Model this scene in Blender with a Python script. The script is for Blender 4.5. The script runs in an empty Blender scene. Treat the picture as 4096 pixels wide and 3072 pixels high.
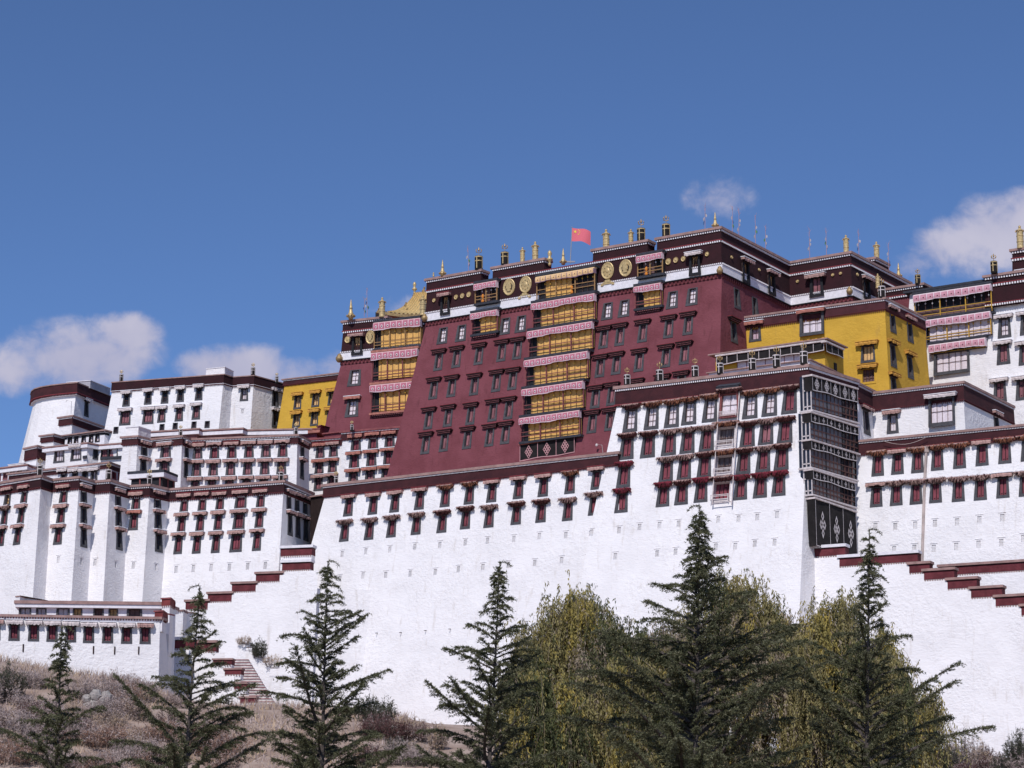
import bpy, math, random
import numpy as np
from mathutils import Vector, Matrix
from mathutils.geometry import delaunay_2d_cdt

S = bpy.context.scene
COL = S.collection
# ---------------------------------------------------------------- camera, sky, sun, exposure
FPX = 9890.0
PITCH = math.atan(2168 / FPX)
cd = bpy.data.cameras.new('camera'); cam = bpy.data.objects.new('camera', cd); COL.objects.link(cam)
cd.sensor_width = 36.0; cd.lens = FPX / 4096 * 36.0; cd.clip_start = 0.5; cd.clip_end = 9000
cam.rotation_euler = (math.pi / 2 + PITCH, 0, 0)
S.camera = cam
SUN_AZ = math.radians(-105.0); SUN_EL = math.radians(47.0)
sl = bpy.data.lights.new('sun', 'SUN'); so = bpy.data.objects.new('sun', sl); COL.objects.link(so)
sl.energy = 3.6; sl.angle = math.radians(0.5); sl.color = (1.0, 0.955, 0.925)
sdir = Vector((math.cos(SUN_AZ) * math.cos(SUN_EL), math.sin(SUN_AZ) * math.cos(SUN_EL), math.sin(SUN_EL)))
so.rotation_euler = sdir.to_track_quat('Z', 'Y').to_euler(); so.location = sdir * 60
S.view_settings.view_transform = 'Standard'; S.view_settings.look = 'None'
S.view_settings.exposure = 0.0; S.view_settings.gamma = 1.0; S.view_settings.use_curve_mapping = False
S.cycles.max_bounces = 6; S.cycles.diffuse_bounces = 4; S.cycles.sample_clamp_indirect = 4.0

class NT:
    """small helper to wire node trees"""
    def __init__(s, nt): s.nt = nt
    def n(s, t, **kw):
        nd = s.nt.nodes.new(t)
        for k, v in kw.items(): setattr(nd, k, v)
        return nd
    def put(s, sock, v):
        if hasattr(v, 'is_output'): s.nt.links.new(v, sock)
        elif v is not None: sock.default_value = v
    def math(s, op, a, b=None, c=None):
        nd = s.n('ShaderNodeMath', operation=op)
        for i, v in enumerate((a, b, c)):
            if v is not None: s.put(nd.inputs[i], v)
        return nd.outputs[0]
    def mix(s, f, a, b, blend='MIX'):
        nd = s.n('ShaderNodeMix', data_type='RGBA', blend_type=blend)
        s.put(nd.inputs[0], f); s.put(nd.inputs[6], a); s.put(nd.inputs[7], b)
        return nd.outputs[2]
    def noise(s, vec, scale, detail=4, rough=0.55):
        nd = s.n('ShaderNodeTexNoise'); s.put(nd.inputs['Vector'], vec)
        nd.inputs['Scale'].default_value = scale; nd.inputs['Detail'].default_value = detail; nd.inputs['Roughness'].default_value = rough
        return nd.outputs[0]
    def ramp(s, f, a, b):
        nd = s.n('ShaderNodeMapRange', interpolation_type='SMOOTHSTEP'); s.put(nd.inputs[0], f)
        nd.inputs[1].default_value = a; nd.inputs[2].default_value = b
        return nd.outputs[0]
    def scale(s, vec, sc):
        nd = s.n('ShaderNodeVectorMath', operation='MULTIPLY'); s.put(nd.inputs[0], vec); nd.inputs[1].default_value = sc
        return nd.outputs[0]

# pixel geometry of the 4096 px photograph (camera calibration): real points are found on real planes
FW = Vector((0, math.cos(PITCH), math.sin(PITCH))); UPV = Vector((0, -math.sin(PITCH), math.cos(PITCH)))
def ray(x, y): return Vector(((x - 2048) / FPX, 0, 0)) + UPV * ((1536 - y) / FPX) + FW
def dep(x, y, d): r = ray(x, y); return r * (d / r.y)
def atz(x, y, Z): r = ray(x, y); return r * (Z / r.z)

# ---- world: Nishita sky with a few clouds fixed in world directions
W = bpy.data.worlds.new('World'); S.world = W; W.use_nodes = True
wn = NT(W.node_tree); W.node_tree.nodes.clear()
SKY = 0.1
sky = wn.n('ShaderNodeTexSky', sky_type='NISHITA', sun_disc=False)
sky.sun_elevation = SUN_EL; sky.sun_rotation = math.atan2(sdir.x, sdir.y)
sky.altitude = 3600; sky.air_density = 1.0; sky.dust_density = 0.0; sky.ozone_density = 7.0
tc = wn.n('ShaderNodeTexCoord').outputs['Generated']
sx = wn.n('ShaderNodeSeparateXYZ'); wn.put(sx.inputs[0], tc)
cu = wn.math('DIVIDE', sx.outputs[0], sx.outputs[1]); cv = wn.math('DIVIDE', sx.outputs[2], sx.outputs[1])
cb = wn.n('ShaderNodeCombineXYZ'); wn.put(cb.inputs[0], cu); wn.put(cb.inputs[1], cv)
cw = wn.n('ShaderNodeVectorMath', operation='ADD'); wn.put(cw.inputs[0], cb.outputs[0]); 
wnz = wn.n('ShaderNodeTexNoise'); wn.put(wnz.inputs['Vector'], cb.outputs[0]); wnz.inputs['Scale'].default_value = 26; wnz.inputs['Detail'].default_value = 3
wsub = wn.n('ShaderNodeVectorMath', operation='MULTIPLY_ADD'); wn.put(wsub.inputs[0], wnz.outputs[1]); wsub.inputs[1].default_value = (.022, .016, 0); wsub.inputs[2].default_value = (-.011, -.008, 0)
wn.put(cw.inputs[1], wsub.outputs[0])
cn = wn.noise(cw.outputs[0], 40, 10, 0.62)
CL = [(320, 1420, 400, 190, 1.05), (480, 1335, 210, 120, 1.0), (90, 1470, 240, 150, .8), (960, 1480, 320, 140, 1.15), (1130, 1490, 200, 110, .85), (1340, 1480, 130, 110, .6),
      (1610, 1235, 190, 80, .42), (2880, 800, 200, 125, .62), (4010, 930, 360, 200, 1.05), (3850, 1000, 300, 150, .9), (4150, 850, 220, 150, 1.0), (3680, 1060, 150, 100, .7)]
tot = None
for (px, py, rx, ry, a) in CL:
    d = ray(px, py); ex, ez = d.x / d.y, d.z / d.y
    dx = wn.math('DIVIDE', wn.math('SUBTRACT', cu, ex), rx / FPX); dz = wn.math('DIVIDE', wn.math('SUBTRACT', cv, ez), ry / FPX)
    r2 = wn.math('ADD', wn.math('MULTIPLY', dx, dx), wn.math('MULTIPLY', dz, dz))
    m = wn.math('MULTIPLY', wn.math('MAXIMUM', wn.math('SUBTRACT', 1.0, r2), 0.0), a)
    tot = m if tot is None else wn.math('MAXIMUM', tot, m)
dens = wn.math('ADD', wn.math('MULTIPLY', tot, 0.95), wn.math('MULTIPLY', wn.math('SUBTRACT', cn, 0.5), 2.0))
front = wn.math('GREATER_THAN', sx.outputs[1], 0.05)
cf = wn.math('MULTIPLY', wn.math('MULTIPLY', wn.ramp(dens, 0.10, 0.92), front), wn.ramp(tot, 0.0, 0.3))
shade = wn.noise(cw.outputs[0], 20, 4, .5)
ccol = wn.mix(wn.ramp(shade, .35, .7), (4.1, 4.2, 5.9, 1), (5.5, 5.4, 6.7, 1))
skyc = wn.mix(1.0, sky.outputs[0], (1.04, 1.05, 1.12, 1), 'MULTIPLY')
bg = wn.n('ShaderNodeBackground'); wn.put(bg.inputs[0], wn.mix(cf, skyc, ccol)); bg.inputs[1].default_value = SKY
wo = wn.n('ShaderNodeOutputWorld'); wn.put(wo.inputs[0], bg.outputs[0])

# ---------------------------------------------------------------- materials
MATS = {}
def mat(name, col, rough=0.85, var=0.0, vscale=2.0, bump=0.0, bscale=6.0, metal=0.0, stretch=(1, 1, 1), col2=None, detail=5, bdist=0.08, spec=0.3):
    if name in MATS: return MATS[name]
    m = bpy.data.materials.new(name); m.use_nodes = True
    t = NT(m.node_tree); m.node_tree.nodes.clear()
    p = t.n('ShaderNodeBsdfPrincipled'); o = t.n('ShaderNodeOutputMaterial'); t.put(o.inputs[0], p.outputs[0])
    p.inputs['Roughness'].default_value = rough; p.inputs['Metallic'].default_value = metal
    p.inputs['Specular IOR Level'].default_value = spec
    pos = t.scale(t.n('ShaderNodeNewGeometry').outputs['Position'], stretch)
    c = (*col, 1)
    if var or col2:
        f = t.ramp(t.noise(pos, vscale, detail), .35, .65)
        c2 = (*col2, 1) if col2 else tuple(x * (1 - var) for x in col) + (1,)
        c = t.mix(f, c, c2)
    t.put(p.inputs['Base Color'], c)
    if bump:
        b = t.n('ShaderNodeBump'); b.inputs['Strength'].default_value = bump; b.inputs['Distance'].default_value = bdist
        h = t.math('ADD', t.noise(pos, bscale, 5, .6), t.math('MULTIPLY', t.noise(pos, bscale * .3, 3), 1.0))
        t.put(b.inputs['Height'], h); t.put(p.inputs['Normal'], b.outputs[0])
    MATS[name] = m; return m

def plaster(name, col, col2, bdist=.16, stain=None, pits=.16):
    """lumpy hand-thrown limewash with stone courses telegraphing through"""
    if name in MATS: return MATS[name]
    m = bpy.data.materials.new(name); m.use_nodes = True
    t = NT(m.node_tree); m.node_tree.nodes.clear()
    p = t.n('ShaderNodeBsdfPrincipled'); o = t.n('ShaderNodeOutputMaterial'); t.put(o.inputs[0], p.outputs[0])
    p.inputs['Roughness'].default_value = .95; p.inputs['Specular IOR Level'].default_value = .1
    pos = t.n('ShaderNodeNewGeometry').outputs['Position']
    c = t.mix(t.ramp(t.noise(pos, .35, 6), .35, .7), (*col, 1), (*col2, 1))
    if stain:
        sv = t.scale(pos, (1.6, 1.6, .22))
        c = t.mix(t.math('MULTIPLY', t.ramp(t.noise(sv, 1.3, 5, .6), .56, .74), .7), c, (*stain, 1))
    pc = t.scale(pos, (1, 1, 2.6))
    pit = t.math('MULTIPLY', t.ramp(t.noise(pc, 3.4, 5, .65), .60, .72), pits)
    c = t.mix(pit, c, tuple(x * .5 for x in col) + (1,))
    t.put(p.inputs['Base Color'], c)
    lump = t.noise(pos, 3.2, 4, .6); course = t.noise(pc, 2.6, 3, .5); patch = t.ramp(t.noise(pos, .28, 3), .38, .62)
    h = t.math('ADD', t.math('MULTIPLY', lump, t.math('ADD', t.math('MULTIPLY', patch, 1.15), .12)), t.math('MULTIPLY', course, .45))
    b = t.n('ShaderNodeBump'); b.inputs['Strength'].default_value = .5; b.inputs['Distance'].default_value = bdist
    t.put(b.inputs['Height'], h); t.put(p.inputs['Normal'], b.outputs[0])
    MATS[name] = m; return m

WHITE = plaster('whitewash', (.81, .79, .80), (.755, .735, .745), .17, (.64, .60, .575))
REDW = plaster('red_wall', (.200, .064, .078), (.155, .047, .057), .12, (.115, .038, .044), .6)
YEL = plaster('yellow_wall', (.60, .365, .056), (.53, .32, .048), .11, (.46, .28, .07), .3)
FRZ = mat('penbey_frieze', (.062, .018, .022), .95, 0, 1.2, .5, 14, stretch=(1, 1, 1), col2=(.045, .014, .018), bdist=.05)
FRZD = mat('dark_frieze', (.036, .010, .014), .95, 0, 1.0, .5, 14, col2=(.028, .009, .012), bdist=.05)
COP = mat('slate_coping', (.36, .23, .21), .9, .25, 1.5, .4, 5)
COPR = mat('red_coping', (.27, .085, .09), .9, .25, 1.5, .4, 5)
WTRIM = mat('white_trim', (.78, .76, .80), .9, .12, 3, .3, 8)
DOT = mat('white_beam_end', (.80, .77, .80), .9)
REDT = mat('red_trim', (.23, .04, .05), .85, .2, 4)
TEETH = mat('dark_red_trim', (.11, .025, .03), .9)
BLK = mat('black_window_surround', (.082, .081, .090), .9, .3, 2.5, .4, 9)
BLKD = mat('black_paint', (.018, .018, .023), .8, .3, 3)
SHUT = mat('red_shutter', (.23, .052, .072), .7, .3, 1.3)
SHUT2 = mat('faded_shutter', (.30, .12, .14), .7, .3, 1.3)
SLOT = mat('shutter_slot', (.006, .004, .005), .9)
CUR = mat('white_curtain', (.76, .68, .73), .9, .12, 5, .3, 10)
CURO = mat('ochre_curtain', (.72, .45, .20), .9, .15, 5, .3, 10)
CURP = mat('pink_curtain', (.60, .43, .50), .9, .15, 5)
MULB = mat('brown_mullion', (.10, .05, .045), .8)
GLASS = mat('dark_glass', (.02, .021, .028), .12, spec=.6)
AWT = mat('tan_awning', (.48, .30, .27), .95, .3, 3, .5, 12)
AWW = mat('white_awning', (.66, .58, .57), .95, .25, 3, .5, 12)
AWR = mat('red_awning', (.46, .19, .15), .95, .3, 3, .5, 12)
AWY = mat('yellow_awning', (.58, .30, .06), .95, .25, 3, .4, 12)
FURB = mat('brown_fringe', (.085, .026, .026), 1, .5, 6)
FURR = mat('rust_fringe', (.32, .13, .075), 1, .4, 6)
FURM = mat('maroon_fringe', (.22, .03, .05), 1, .4, 6)
FURP = mat('pale_fringe', (.46, .30, .27), 1, .4, 6)
LINT = mat('dark_lintel', (.028, .011, .013), .9)
LDOT = mat('lintel_beam_end', (.30, .12, .13), .9)
WOOD = mat('ochre_wood', (.36, .21, .09), .75, .2, 5)
WOODR = mat('red_wood', (.24, .075, .075), .75, .2, 5)
WOODY = mat('yellow_wood', (.55, .32, .05), .75, .2, 5)
YCUR = mat('yellow_curtain', (.78, .45, .14), .9, .16, 2.5, .3, 5)
YCURO = mat('orange_curtain', (.70, .25, .04), .9, .2, 6)
BCUR = mat('brown_curtain', (.17, .10, .10), .9, .2, 4)
SLAB = mat('black_sill', (.045, .048, .062), .85, .3, 3, .4, 8)
CLOTHB = mat('black_yak_cloth', (.020, .017, .018), 1, .4, 1.5, .3, 6)
CLW = mat('white_band', (.66, .60, .60), .95, .2, 4)
PKN = mat('pink_knot', (.55, .30, .31), .95)
GOLD = mat('gilt_copper', (.62, .46, .22), .42, .25, 5, .4, 9, metal=.25, spec=.5)
GOLDD = mat('aged_gilt', (.42, .29, .14), .5, .35, 5, .4, 9, metal=.4)
POLE = mat('steel_pole', (.30, .30, .33), .5)
TWIG = mat('pink_twig', (.42, .25, .28), .95)
FLAGR = mat('flag_red', (.68, .15, .19), .85)
FLAGY = mat('flag_yellow', (.85, .62, .10), .85)
FLW = mat('prayer_white', (.48, .46, .5), .9); FLB = mat('prayer_blue', (.10, .2, .42), .9); FLG = mat('prayer_green', (.12, .30, .14), .9)
PIPE = mat('drain_pipe', (.50, .41, .38), .8, .3, 1)
STEP = mat('stone_step', (.70, .64, .62), .95, .35, 2, .5, 6)
ROCK = mat('pale_rock', (.38, .35, .33), .95, .3, 2, .6, 4)

def valance_mat(name, base, line, ring, dot, top, diamond=False):
    m = bpy.data.materials.new(name); m.use_nodes = True
    t = NT(m.node_tree); m.node_tree.nodes.clear()
    p = t.n('ShaderNodeBsdfPrincipled'); o = t.n('ShaderNodeOutputMaterial'); t.put(o.inputs[0], p.outputs[0])
    p.inputs['Roughness'].default_value = .95; p.inputs['Specular IOR Level'].default_value = .1
    uv = t.n('ShaderNodeUVMap').outputs[0]; s = t.n('ShaderNodeSeparateXYZ'); t.put(s.inputs[0], uv)
    u = t.math('SUBTRACT', t.math('FRACT', s.outputs[0]), .5); v = s.outputs[1]
    au = t.math('ABSOLUTE', u)
    c = t.mix(t.math('GREATER_THAN', au, .44), (*base, 1), (*line, 1))
    dv = t.math('SUBTRACT', v, .42)
    if diamond: r = t.math('ADD', t.math('MULTIPLY', au, 1.0), t.math('MULTIPLY', t.math('ABSOLUTE', dv), .8))
    else: r = t.math('SQRT', t.math('ADD', t.math('MULTIPLY', u, u), t.math('MULTIPLY', t.math('MULTIPLY', dv, dv), .75)))
    c = t.mix(t.math('LESS_THAN', r, .155), c, (*ring, 1))
    c = t.mix(t.math('LESS_THAN', r, .085), c, (*dot, 1))
    c = t.mix(t.math('LESS_THAN', v, .10), c, (*line, 1))
    c = t.mix(t.math('GREATER_THAN', v, .80), c, (*top, 1))
    c = t.mix(t.math('MULTIPLY', t.noise(t.n('ShaderNodeNewGeometry').outputs['Position'], 3, 4), .3), c, (.35, .2, .22, 1))
    t.put(p.inputs['Base Color'], c)
    MATS[name] = m; return m
VALP = valance_mat('pink_valance', (.50, .17, .235), (.76, .60, .65), (.8, .7, .72), (.05, .02, .03), (.66, .42, .42))
VALL = valance_mat('pale_pink_valance', (.60, .30, .37), (.80, .68, .74), (.60, .30, .37), (.05, .02, .03), (.76, .64, .66))
VALY = valance_mat('yellow_valance', (.78, .52, .25), (.22, .15, .22), (.78, .52, .25), (.12, .05, .04), (.78, .55, .30))

def leafmat(name, cols, vs=1.5, trans=.25):
    m = bpy.data.materials.new(name); m.use_nodes = True
    t = NT(m.node_tree); m.node_tree.nodes.clear()
    p = t.n('ShaderNodeBsdfPrincipled'); o = t.n('ShaderNodeOutputMaterial')
    p.inputs['Roughness'].default_value = .7; p.inputs['Specular IOR Level'].default_value = .25
    nz = t.noise(t.n('ShaderNodeNewGeometry').outputs['Position'], vs, 4)
    c = t.mix(t.ramp(nz, .38, .62), (*cols[0], 1), (*cols[1], 1))
    t.put(p.inputs['Base Color'], c)
    tr = t.n('ShaderNodeBsdfTranslucent'); t.put(tr.inputs[0], c)
    mx = t.n('ShaderNodeMixShader'); mx.inputs[0].default_value = trans
    t.put(mx.inputs[1], p.outputs[0]); t.put(mx.inputs[2], tr.outputs[0]); t.put(o.inputs[0], mx.outputs[0])
    MATS[name] = m; return m
NEED = leafmat('cedar_needles', ((.060, .066, .030), (.105, .108, .055)), 1.6, .15)
NEED2 = leafmat('cedar_needles_pale', ((.14, .145, .08), (.19, .185, .115)), 1.6, .15)
BARK = mat('cedar_bark', (.12, .10, .09), .95, .4, 6, .6, 20)
WIL1 = leafmat('willow_olive', ((.22, .19, .075), (.33, .285, .125)), 1.1, .2)
WIL2 = leafmat('willow_green', ((.045, .055, .022), (.13, .14, .055)), 1.1, .2)
WIL3 = leafmat('willow_yellow', ((.44, .34, .085), (.31, .265, .09)), .9, .25)
WIL4 = leafmat('willow_brown', ((.24, .19, .14), (.38, .31, .23)), 1.1, .2)
SHR1 = leafmat('dry_shrub_pink', ((.36, .28, .26), (.52, .43, .40)), 1.2, .1)
SHR2 = leafmat('dry_shrub_rust', ((.26, .14, .10), (.38, .24, .17)), 1.2, .1)
SHR3 = leafmat('grey_green_shrub', ((.05, .055, .035), (.10, .10, .07)), 1.2, .1)
SHR4 = leafmat('wine_shrub', ((.10, .045, .045), (.16, .09, .08)), 1.2, .1)
GRS = leafmat('dry_grass_blades', ((.52, .38, .24), (.46, .36, .29)), .6, .1)

# ---------------------------------------------------------------- mesh helpers
class MB:
    def __init__(s): s.v = []; s.f = []; s.m = []; s.uv = None
    def add(s, vs, fs, mi=0):
        b = len(s.v); s.v.extend([tuple(v) for v in vs])
        for f in fs: s.f.append(tuple(i + b for i in f)); s.m.append(mi)
        return s
    def box(s, x0, x1, y0, y1, z0, z1, mi=0, M=None):
        vs = [Vector((x, y, z)) for z in (z0, z1) for y in (y0, y1) for x in (x0, x1)]
        if M is not None: vs = [M @ v for v in vs]
        return s.add(vs, [(0, 2, 3, 1), (4, 5, 7, 6), (0, 1, 5, 4), (2, 6, 7, 3), (0, 4, 6, 2), (1, 3, 7, 5)], mi)
    def hexa(s, a, b, mi=0):      # a: 4 bottom points, b: 4 top points
        return s.add(list(a) + list(b), [(3, 2, 1, 0), (4, 5, 6, 7), (0, 1, 5, 4), (1, 2, 6, 5), (2, 3, 7, 6), (3, 0, 4, 7)], mi)
    def tube(s, pts, rad, n=6, mi=0, cap=True):
        pts = [Vector(p) for p in pts]; b = len(s.v)
        for i, p in enumerate(pts):
            d = (pts[min(i + 1, len(pts) - 1)] - pts[max(i - 1, 0)]).normalized()
            a = d.orthogonal().normalized() if abs(d.z) < .9 else Vector((1, 0, 0)); a = (a - d * a.dot(d)).normalized(); c = d.cross(a)
            r = rad[i] if isinstance(rad, (list, tuple)) else rad
            for k in range(n):
                t = 2 * math.pi * k / n; s.v.append(tuple(p + a * (r * math.cos(t)) + c * (r * math.sin(t))))
        for i in range(len(pts) - 1):
            for k in range(n):
                k2 = (k + 1) % n; s.f.append((b + i * n + k, b + i * n + k2, b + (i + 1) * n + k2, b + (i + 1) * n + k)); s.m.append(mi)
        if cap:
            s.f.append(tuple(b + k for k in range(n))[::-1]); s.m.append(mi)
            e = b + (len(pts) - 1) * n; s.f.append(tuple(e + k for k in range(n))); s.m.append(mi)
        return s
    def lathe(s, prof, n=14, M=None, mi=0):
        b = len(s.v)
        for r, z in prof:
            for k in range(n):
                t = 2 * math.pi * k / n; v = Vector((r * math.cos(t), r * math.sin(t), z)); s.v.append(tuple(M @ v if M is not None else v))
        for i in range(len(prof) - 1):
            for k in range(n):
                k2 = (k + 1) % n; s.f.append((b + i * n + k, b + i * n + k2, b + (i + 1) * n + k2, b + (i + 1) * n + k)); s.m.append(mi)
        s.f.append(tuple(b + k for k in range(n))[::-1]); s.m.append(mi)
        e = b + (len(prof) - 1) * n; s.f.append(tuple(e + k for k in range(n))); s.m.append(mi)
        return s

def mesh_of(name, mb, mats, smooth=False):
    me = bpy.data.meshes.new(name); me.from_pydata(mb.v, [], mb.f)
    for m in (mats if isinstance(mats, (list, tuple)) else [mats]): me.materials.append(m)
    if any(mb.m): me.polygons.foreach_set('material_index', mb.m)
    if mb.uv:
        l = me.uv_layers.new(name='UVMap'); flat = [c for f in mb.f for i in f for c in mb.uv[i]]
        l.data.foreach_set('uv', flat)
    if smooth: me.polygons.foreach_set('use_smooth', [True] * len(me.polygons))
    me.update(); return me

def link(name, data, parent=None, M=None):
    o = bpy.data.objects.new(name, data); COL.objects.link(o)
    if parent is not None: o.parent = parent
    if M is not None: o.matrix_local = M
    return o
def part(name, mb, mats, root, smooth=False):
    """mb in world coordinates, parented under root (an unrotated Empty)"""
    l = root.matrix_basis.translation
    mb.v = [(v[0] - l.x, v[1] - l.y, v[2] - l.z) for v in mb.v]
    return link(name, mesh_of(name, mb, mats, smooth), root)
def thing(name, label, cat, loc, group=None):
    o = bpy.data.objects.new(name, None); COL.objects.link(o); o.location = loc; o.empty_display_size = .5
    o['label'] = label; o['category'] = cat
    if group: o['group'] = group
    return o
def struct(name, mb, mats, smooth=False):
    o = link(name, mesh_of(name, mb, mats, smooth)); o['kind'] = 'structure'; return o
# ---------------------------------------------------------------- battered masonry blocks
V2 = lambda p: Vector((p[0], p[1]))
class Block:
    """a battered block: T = front footprint (left to right) at the roof line, walls lean out going down"""
    def __init__(s, root, T, Z, zbot, layers, wall, batter=.12, bl=.1, br=.1, b0=.03, depth=8.0, wname='wall', slack=2.0):
        s.root, s.Z, s.zbot, s.layers, s.wallmat, s.wname = root, Z, zbot, layers, wall, wname
        T = [V2(p) for p in T]; s.nf = len(T) - 1
        n = lambda a, b: Vector(((b - a).y, -(b - a).x)).normalized()
        n0 = n(T[0], T[1]); hgt = (T[-1] - T[0]).dot(-n0)
        if s.nf > 1 and hgt > slack: poly = T + [T[0] - n0 * hgt]
        else: poly = T + [T[-1] - n0 * depth, T[0] - n0 * depth]
        s.p = poly; N = len(poly)
        s.nrm = [n(poly[i], poly[(i + 1) % N]) for i in range(N)]
        bt = list(batter) if isinstance(batter, (list, tuple)) else [batter] * s.nf
        s.b = bt + [0] * (N - s.nf); s.b0 = [b0 if b else 0 for b in s.b]
        s.b[N - 1] = bl; s.b0[N - 1] = b0
        if N - s.nf >= 3: s.b[s.nf] = br; s.b0[s.nf] = b0
        s.vis = set(range(s.nf)) | {N - 1} | ({s.nf} if N - s.nf >= 3 else set())
        s.zw = Z - sum(l[1] for l in layers)
        s.holes = {}; s.zl = {}
        z = Z
        for l in layers: s.zl[l[0]] = (z, z - l[1], l[2]); z -= l[1]
    def off(s, e, z): return s.b0[e] * (s.Z - max(z, s.zw)) + s.b[e] * max(0, s.zw - z)
    def poly(s, z, out=0.0):
        N = len(s.p); L = []
        for e in range(N):
            o = s.off(e, z) + (out if e in s.vis else 0); L.append((s.p[e] + s.nrm[e] * o, (s.p[(e + 1) % N] - s.p[e]).normalized()))
        R = []
        for i in range(N):
            (p1, d1), (p2, d2) = L[i - 1], L[i]; cr = d1.x * d2.y - d1.y * d2.x
            if abs(cr) < .03: q = p2
            else: q = p1 + d1 * (((p2 - p1).x * d2.y - (p2 - p1).y * d2.x) / cr)
            R.append(Vector((q.x, q.y, z)))
        return R
    def prism(s, mb, z1, z0, o1, o0=None, caps=(True, True), mi=0):
        A = s.poly(z1, o1); B = s.poly(z0, o1 if o0 is None else o0); n = len(A)
        fs = [(i, (i + 1) % n, n + (i + 1) % n, n + i)[::-1] for i in range(n)]
        if caps[0]: fs.append(tuple(range(n)))
        if caps[1]: fs.append(tuple(range(n, 2 * n))[::-1])
        mb.add(A + B, fs, mi); return mb
    def frame(s, e):
        n = s.nrm[e]; d = Vector((-n.y, n.x, 0)); b = s.b[e]
        N = Vector((n.x, n.y, b)).normalized(); U = Vector((-b * n.x, -b * n.y, 1)).normalized()
        return d, N, U
    def hit(s, px, py, e, out=0.0, vert=False):
        """real point on face e of the wall; vert: on the near-vertical band zone"""
        n = s.nrm[e]; r = ray(px, py)
        b = s.b0[e] if vert else s.b[e]; z0 = s.zw; o = s.b0[e] * (s.Z - s.zw)
        N = Vector((n.x, n.y, b)).normalized(); O = Vector((s.p[e].x + n.x * o, s.p[e].y + n.y * o, z0)) + N * out
        return r * (O.dot(N) / r.dot(N))
    def mat_at(s, P, e, vert=False):
        d, N, U = s.frame(e)
        if vert: n = s.nrm[e]; N = Vector((n.x, n.y, 0)); U = Vector((0, 0, 1))
        M = Matrix((d, -N, U)).transposed().to_4x4(); M.translation = P - s.root.matrix_basis.translation
        return M
    def cut(s, e, P, w, h0, h1):
        d, N, U = s.frame(e); n = s.nrm[e]; o = s.b0[e] * (s.Z - s.zw)
        O = Vector((s.p[e].x + n.x * o, s.p[e].y + n.y * o, s.zw)); u = (P - O).dot(d); v = (P - O).dot(U)
        s.holes.setdefault(e, []).append((u - w / 2, u + w / 2, v + h0, v + h1))
    def finish(s):
        names = {}
        for l in s.layers:
            nm, h, o, m = l[:4]; z1, z0, _ = s.zl[nm]; base = nm.rstrip('0123456789')
            mb = MB()
            if len(l) > 4:                                   # a row of beam ends standing proud of a plain band
                sp, dm, fr = l[4], l[5], l[6] if len(l) > 6 else .5
                s.prism(mb, z1, z0, o, caps=(False, True)); part('cornice', mb, m, s.root)
                mb = MB(); q = s.poly((z0 + z1) / 2, o)
                for e in range(s.nf):
                    a, b = q[e], q[e + 1]; L = (b - a).length; k = max(1, int(L / sp)); d = (b - a).normalized(); n = Vector((s.nrm[e].x, s.nrm[e].y, 0))
                    for i in range(k):
                        c = a + d * ((i + .5) * L / k); M = Matrix((d, -n, Vector((0, 0, 1)))).transposed().to_4x4(); M.translation = c
                        hw = sp * fr / 2; hh = (z1 - z0) * .36
                        mb.box(-hw, hw, -.10, .02, -hh, hh, 0, M)
                part('dentil_row', mb, dm, s.root)
            else:
                cap = base in ('coping', 'ledge', 'roof_slab')
                s.prism(mb, z1, z0, o, caps=(True if base in ('coping', 'roof_slab') else cap, True)); part(base, mb, m, s.root)
        mb = MB(); A = s.poly(s.zw); B = s.poly(s.zbot); n = len(A)
        for e in range(n):
            f = (A[e], A[(e + 1) % n], B[(e + 1) % n], B[e])
            if e not in s.holes: mb.add(f, [(3, 2, 1, 0)]); continue
            d, N, U = s.frame(e); nn = s.nrm[e]; o = s.b0[e] * (s.Z - s.zw); O = Vector((s.p[e].x + nn.x * o, s.p[e].y + nn.y * o, s.zw))
            q = [Vector(((P - O).dot(d), (P - O).dot(U))) for P in f]
            vs = list(q); es = [(0, 1), (1, 2), (2, 3), (3, 0)]
            for (u0, u1, v0, v1) in s.holes[e]:
                k = len(vs); vs += [Vector((u0, v0)), Vector((u1, v0)), Vector((u1, v1)), Vector((u0, v1))]; es += [(k, k + 1), (k + 1, k + 2), (k + 2, k + 3), (k + 3, k)]
            rv, re, rf = delaunay_2d_cdt(vs, es, [], 0, 1e-5)[:3]
            keep = []
            for t in rf:
                c = sum((rv[i] for i in t), Vector((0, 0))) / len(t)
                if any(u0 < c.x < u1 and v0 < c.y < v1 for (u0, u1, v0, v1) in s.holes[e]): continue
                ar = sum(rv[t[i]].x * rv[t[(i + 1) % len(t)]].y - rv[t[(i + 1) % len(t)]].x * rv[t[i]].y for i in range(len(t)))
                keep.append(tuple(t) if ar > 0 else tuple(t)[::-1])
            mb.add([O + d * p.x + U * p.y for p in rv], keep)
        part(s.wname, mb, s.wallmat, s.root)
        return s

def u_at(blk, e, px, Z):
    """point of the roof line (height Z, face e) seen in pixel column px"""
    n = blk.nrm[e]; d = Vector((-n.y, n.x)); p0 = blk.p[e]; t = 0.0
    for _ in range(4):
        q = p0 + d * t; k = FW.y * q.y + FW.z * Z; t += ((px - 2048) / FPX * k - q.x) / (d.x - (px - 2048) / FPX * FW.y * d.y)
    return p0 + d * t
def parapet(blk, e, pxl, pxr, Z, h, lay, left=False, depth=1.3):
    """raised roof parapet on edge e between two pixels of its top line"""
    n = blk.nrm[e]
    a, b = u_at(blk, e, pxl, Z), u_at(blk, e, pxr, Z)
    T = [a, b, b - n * depth]
    k = Block(blk.root, T, Z, Z - h, lay, FRZD, [.03, .03], .03, .03, b0=.03, depth=depth, wname='parapet', slack=.5)
    k.finish(); return k

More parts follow.
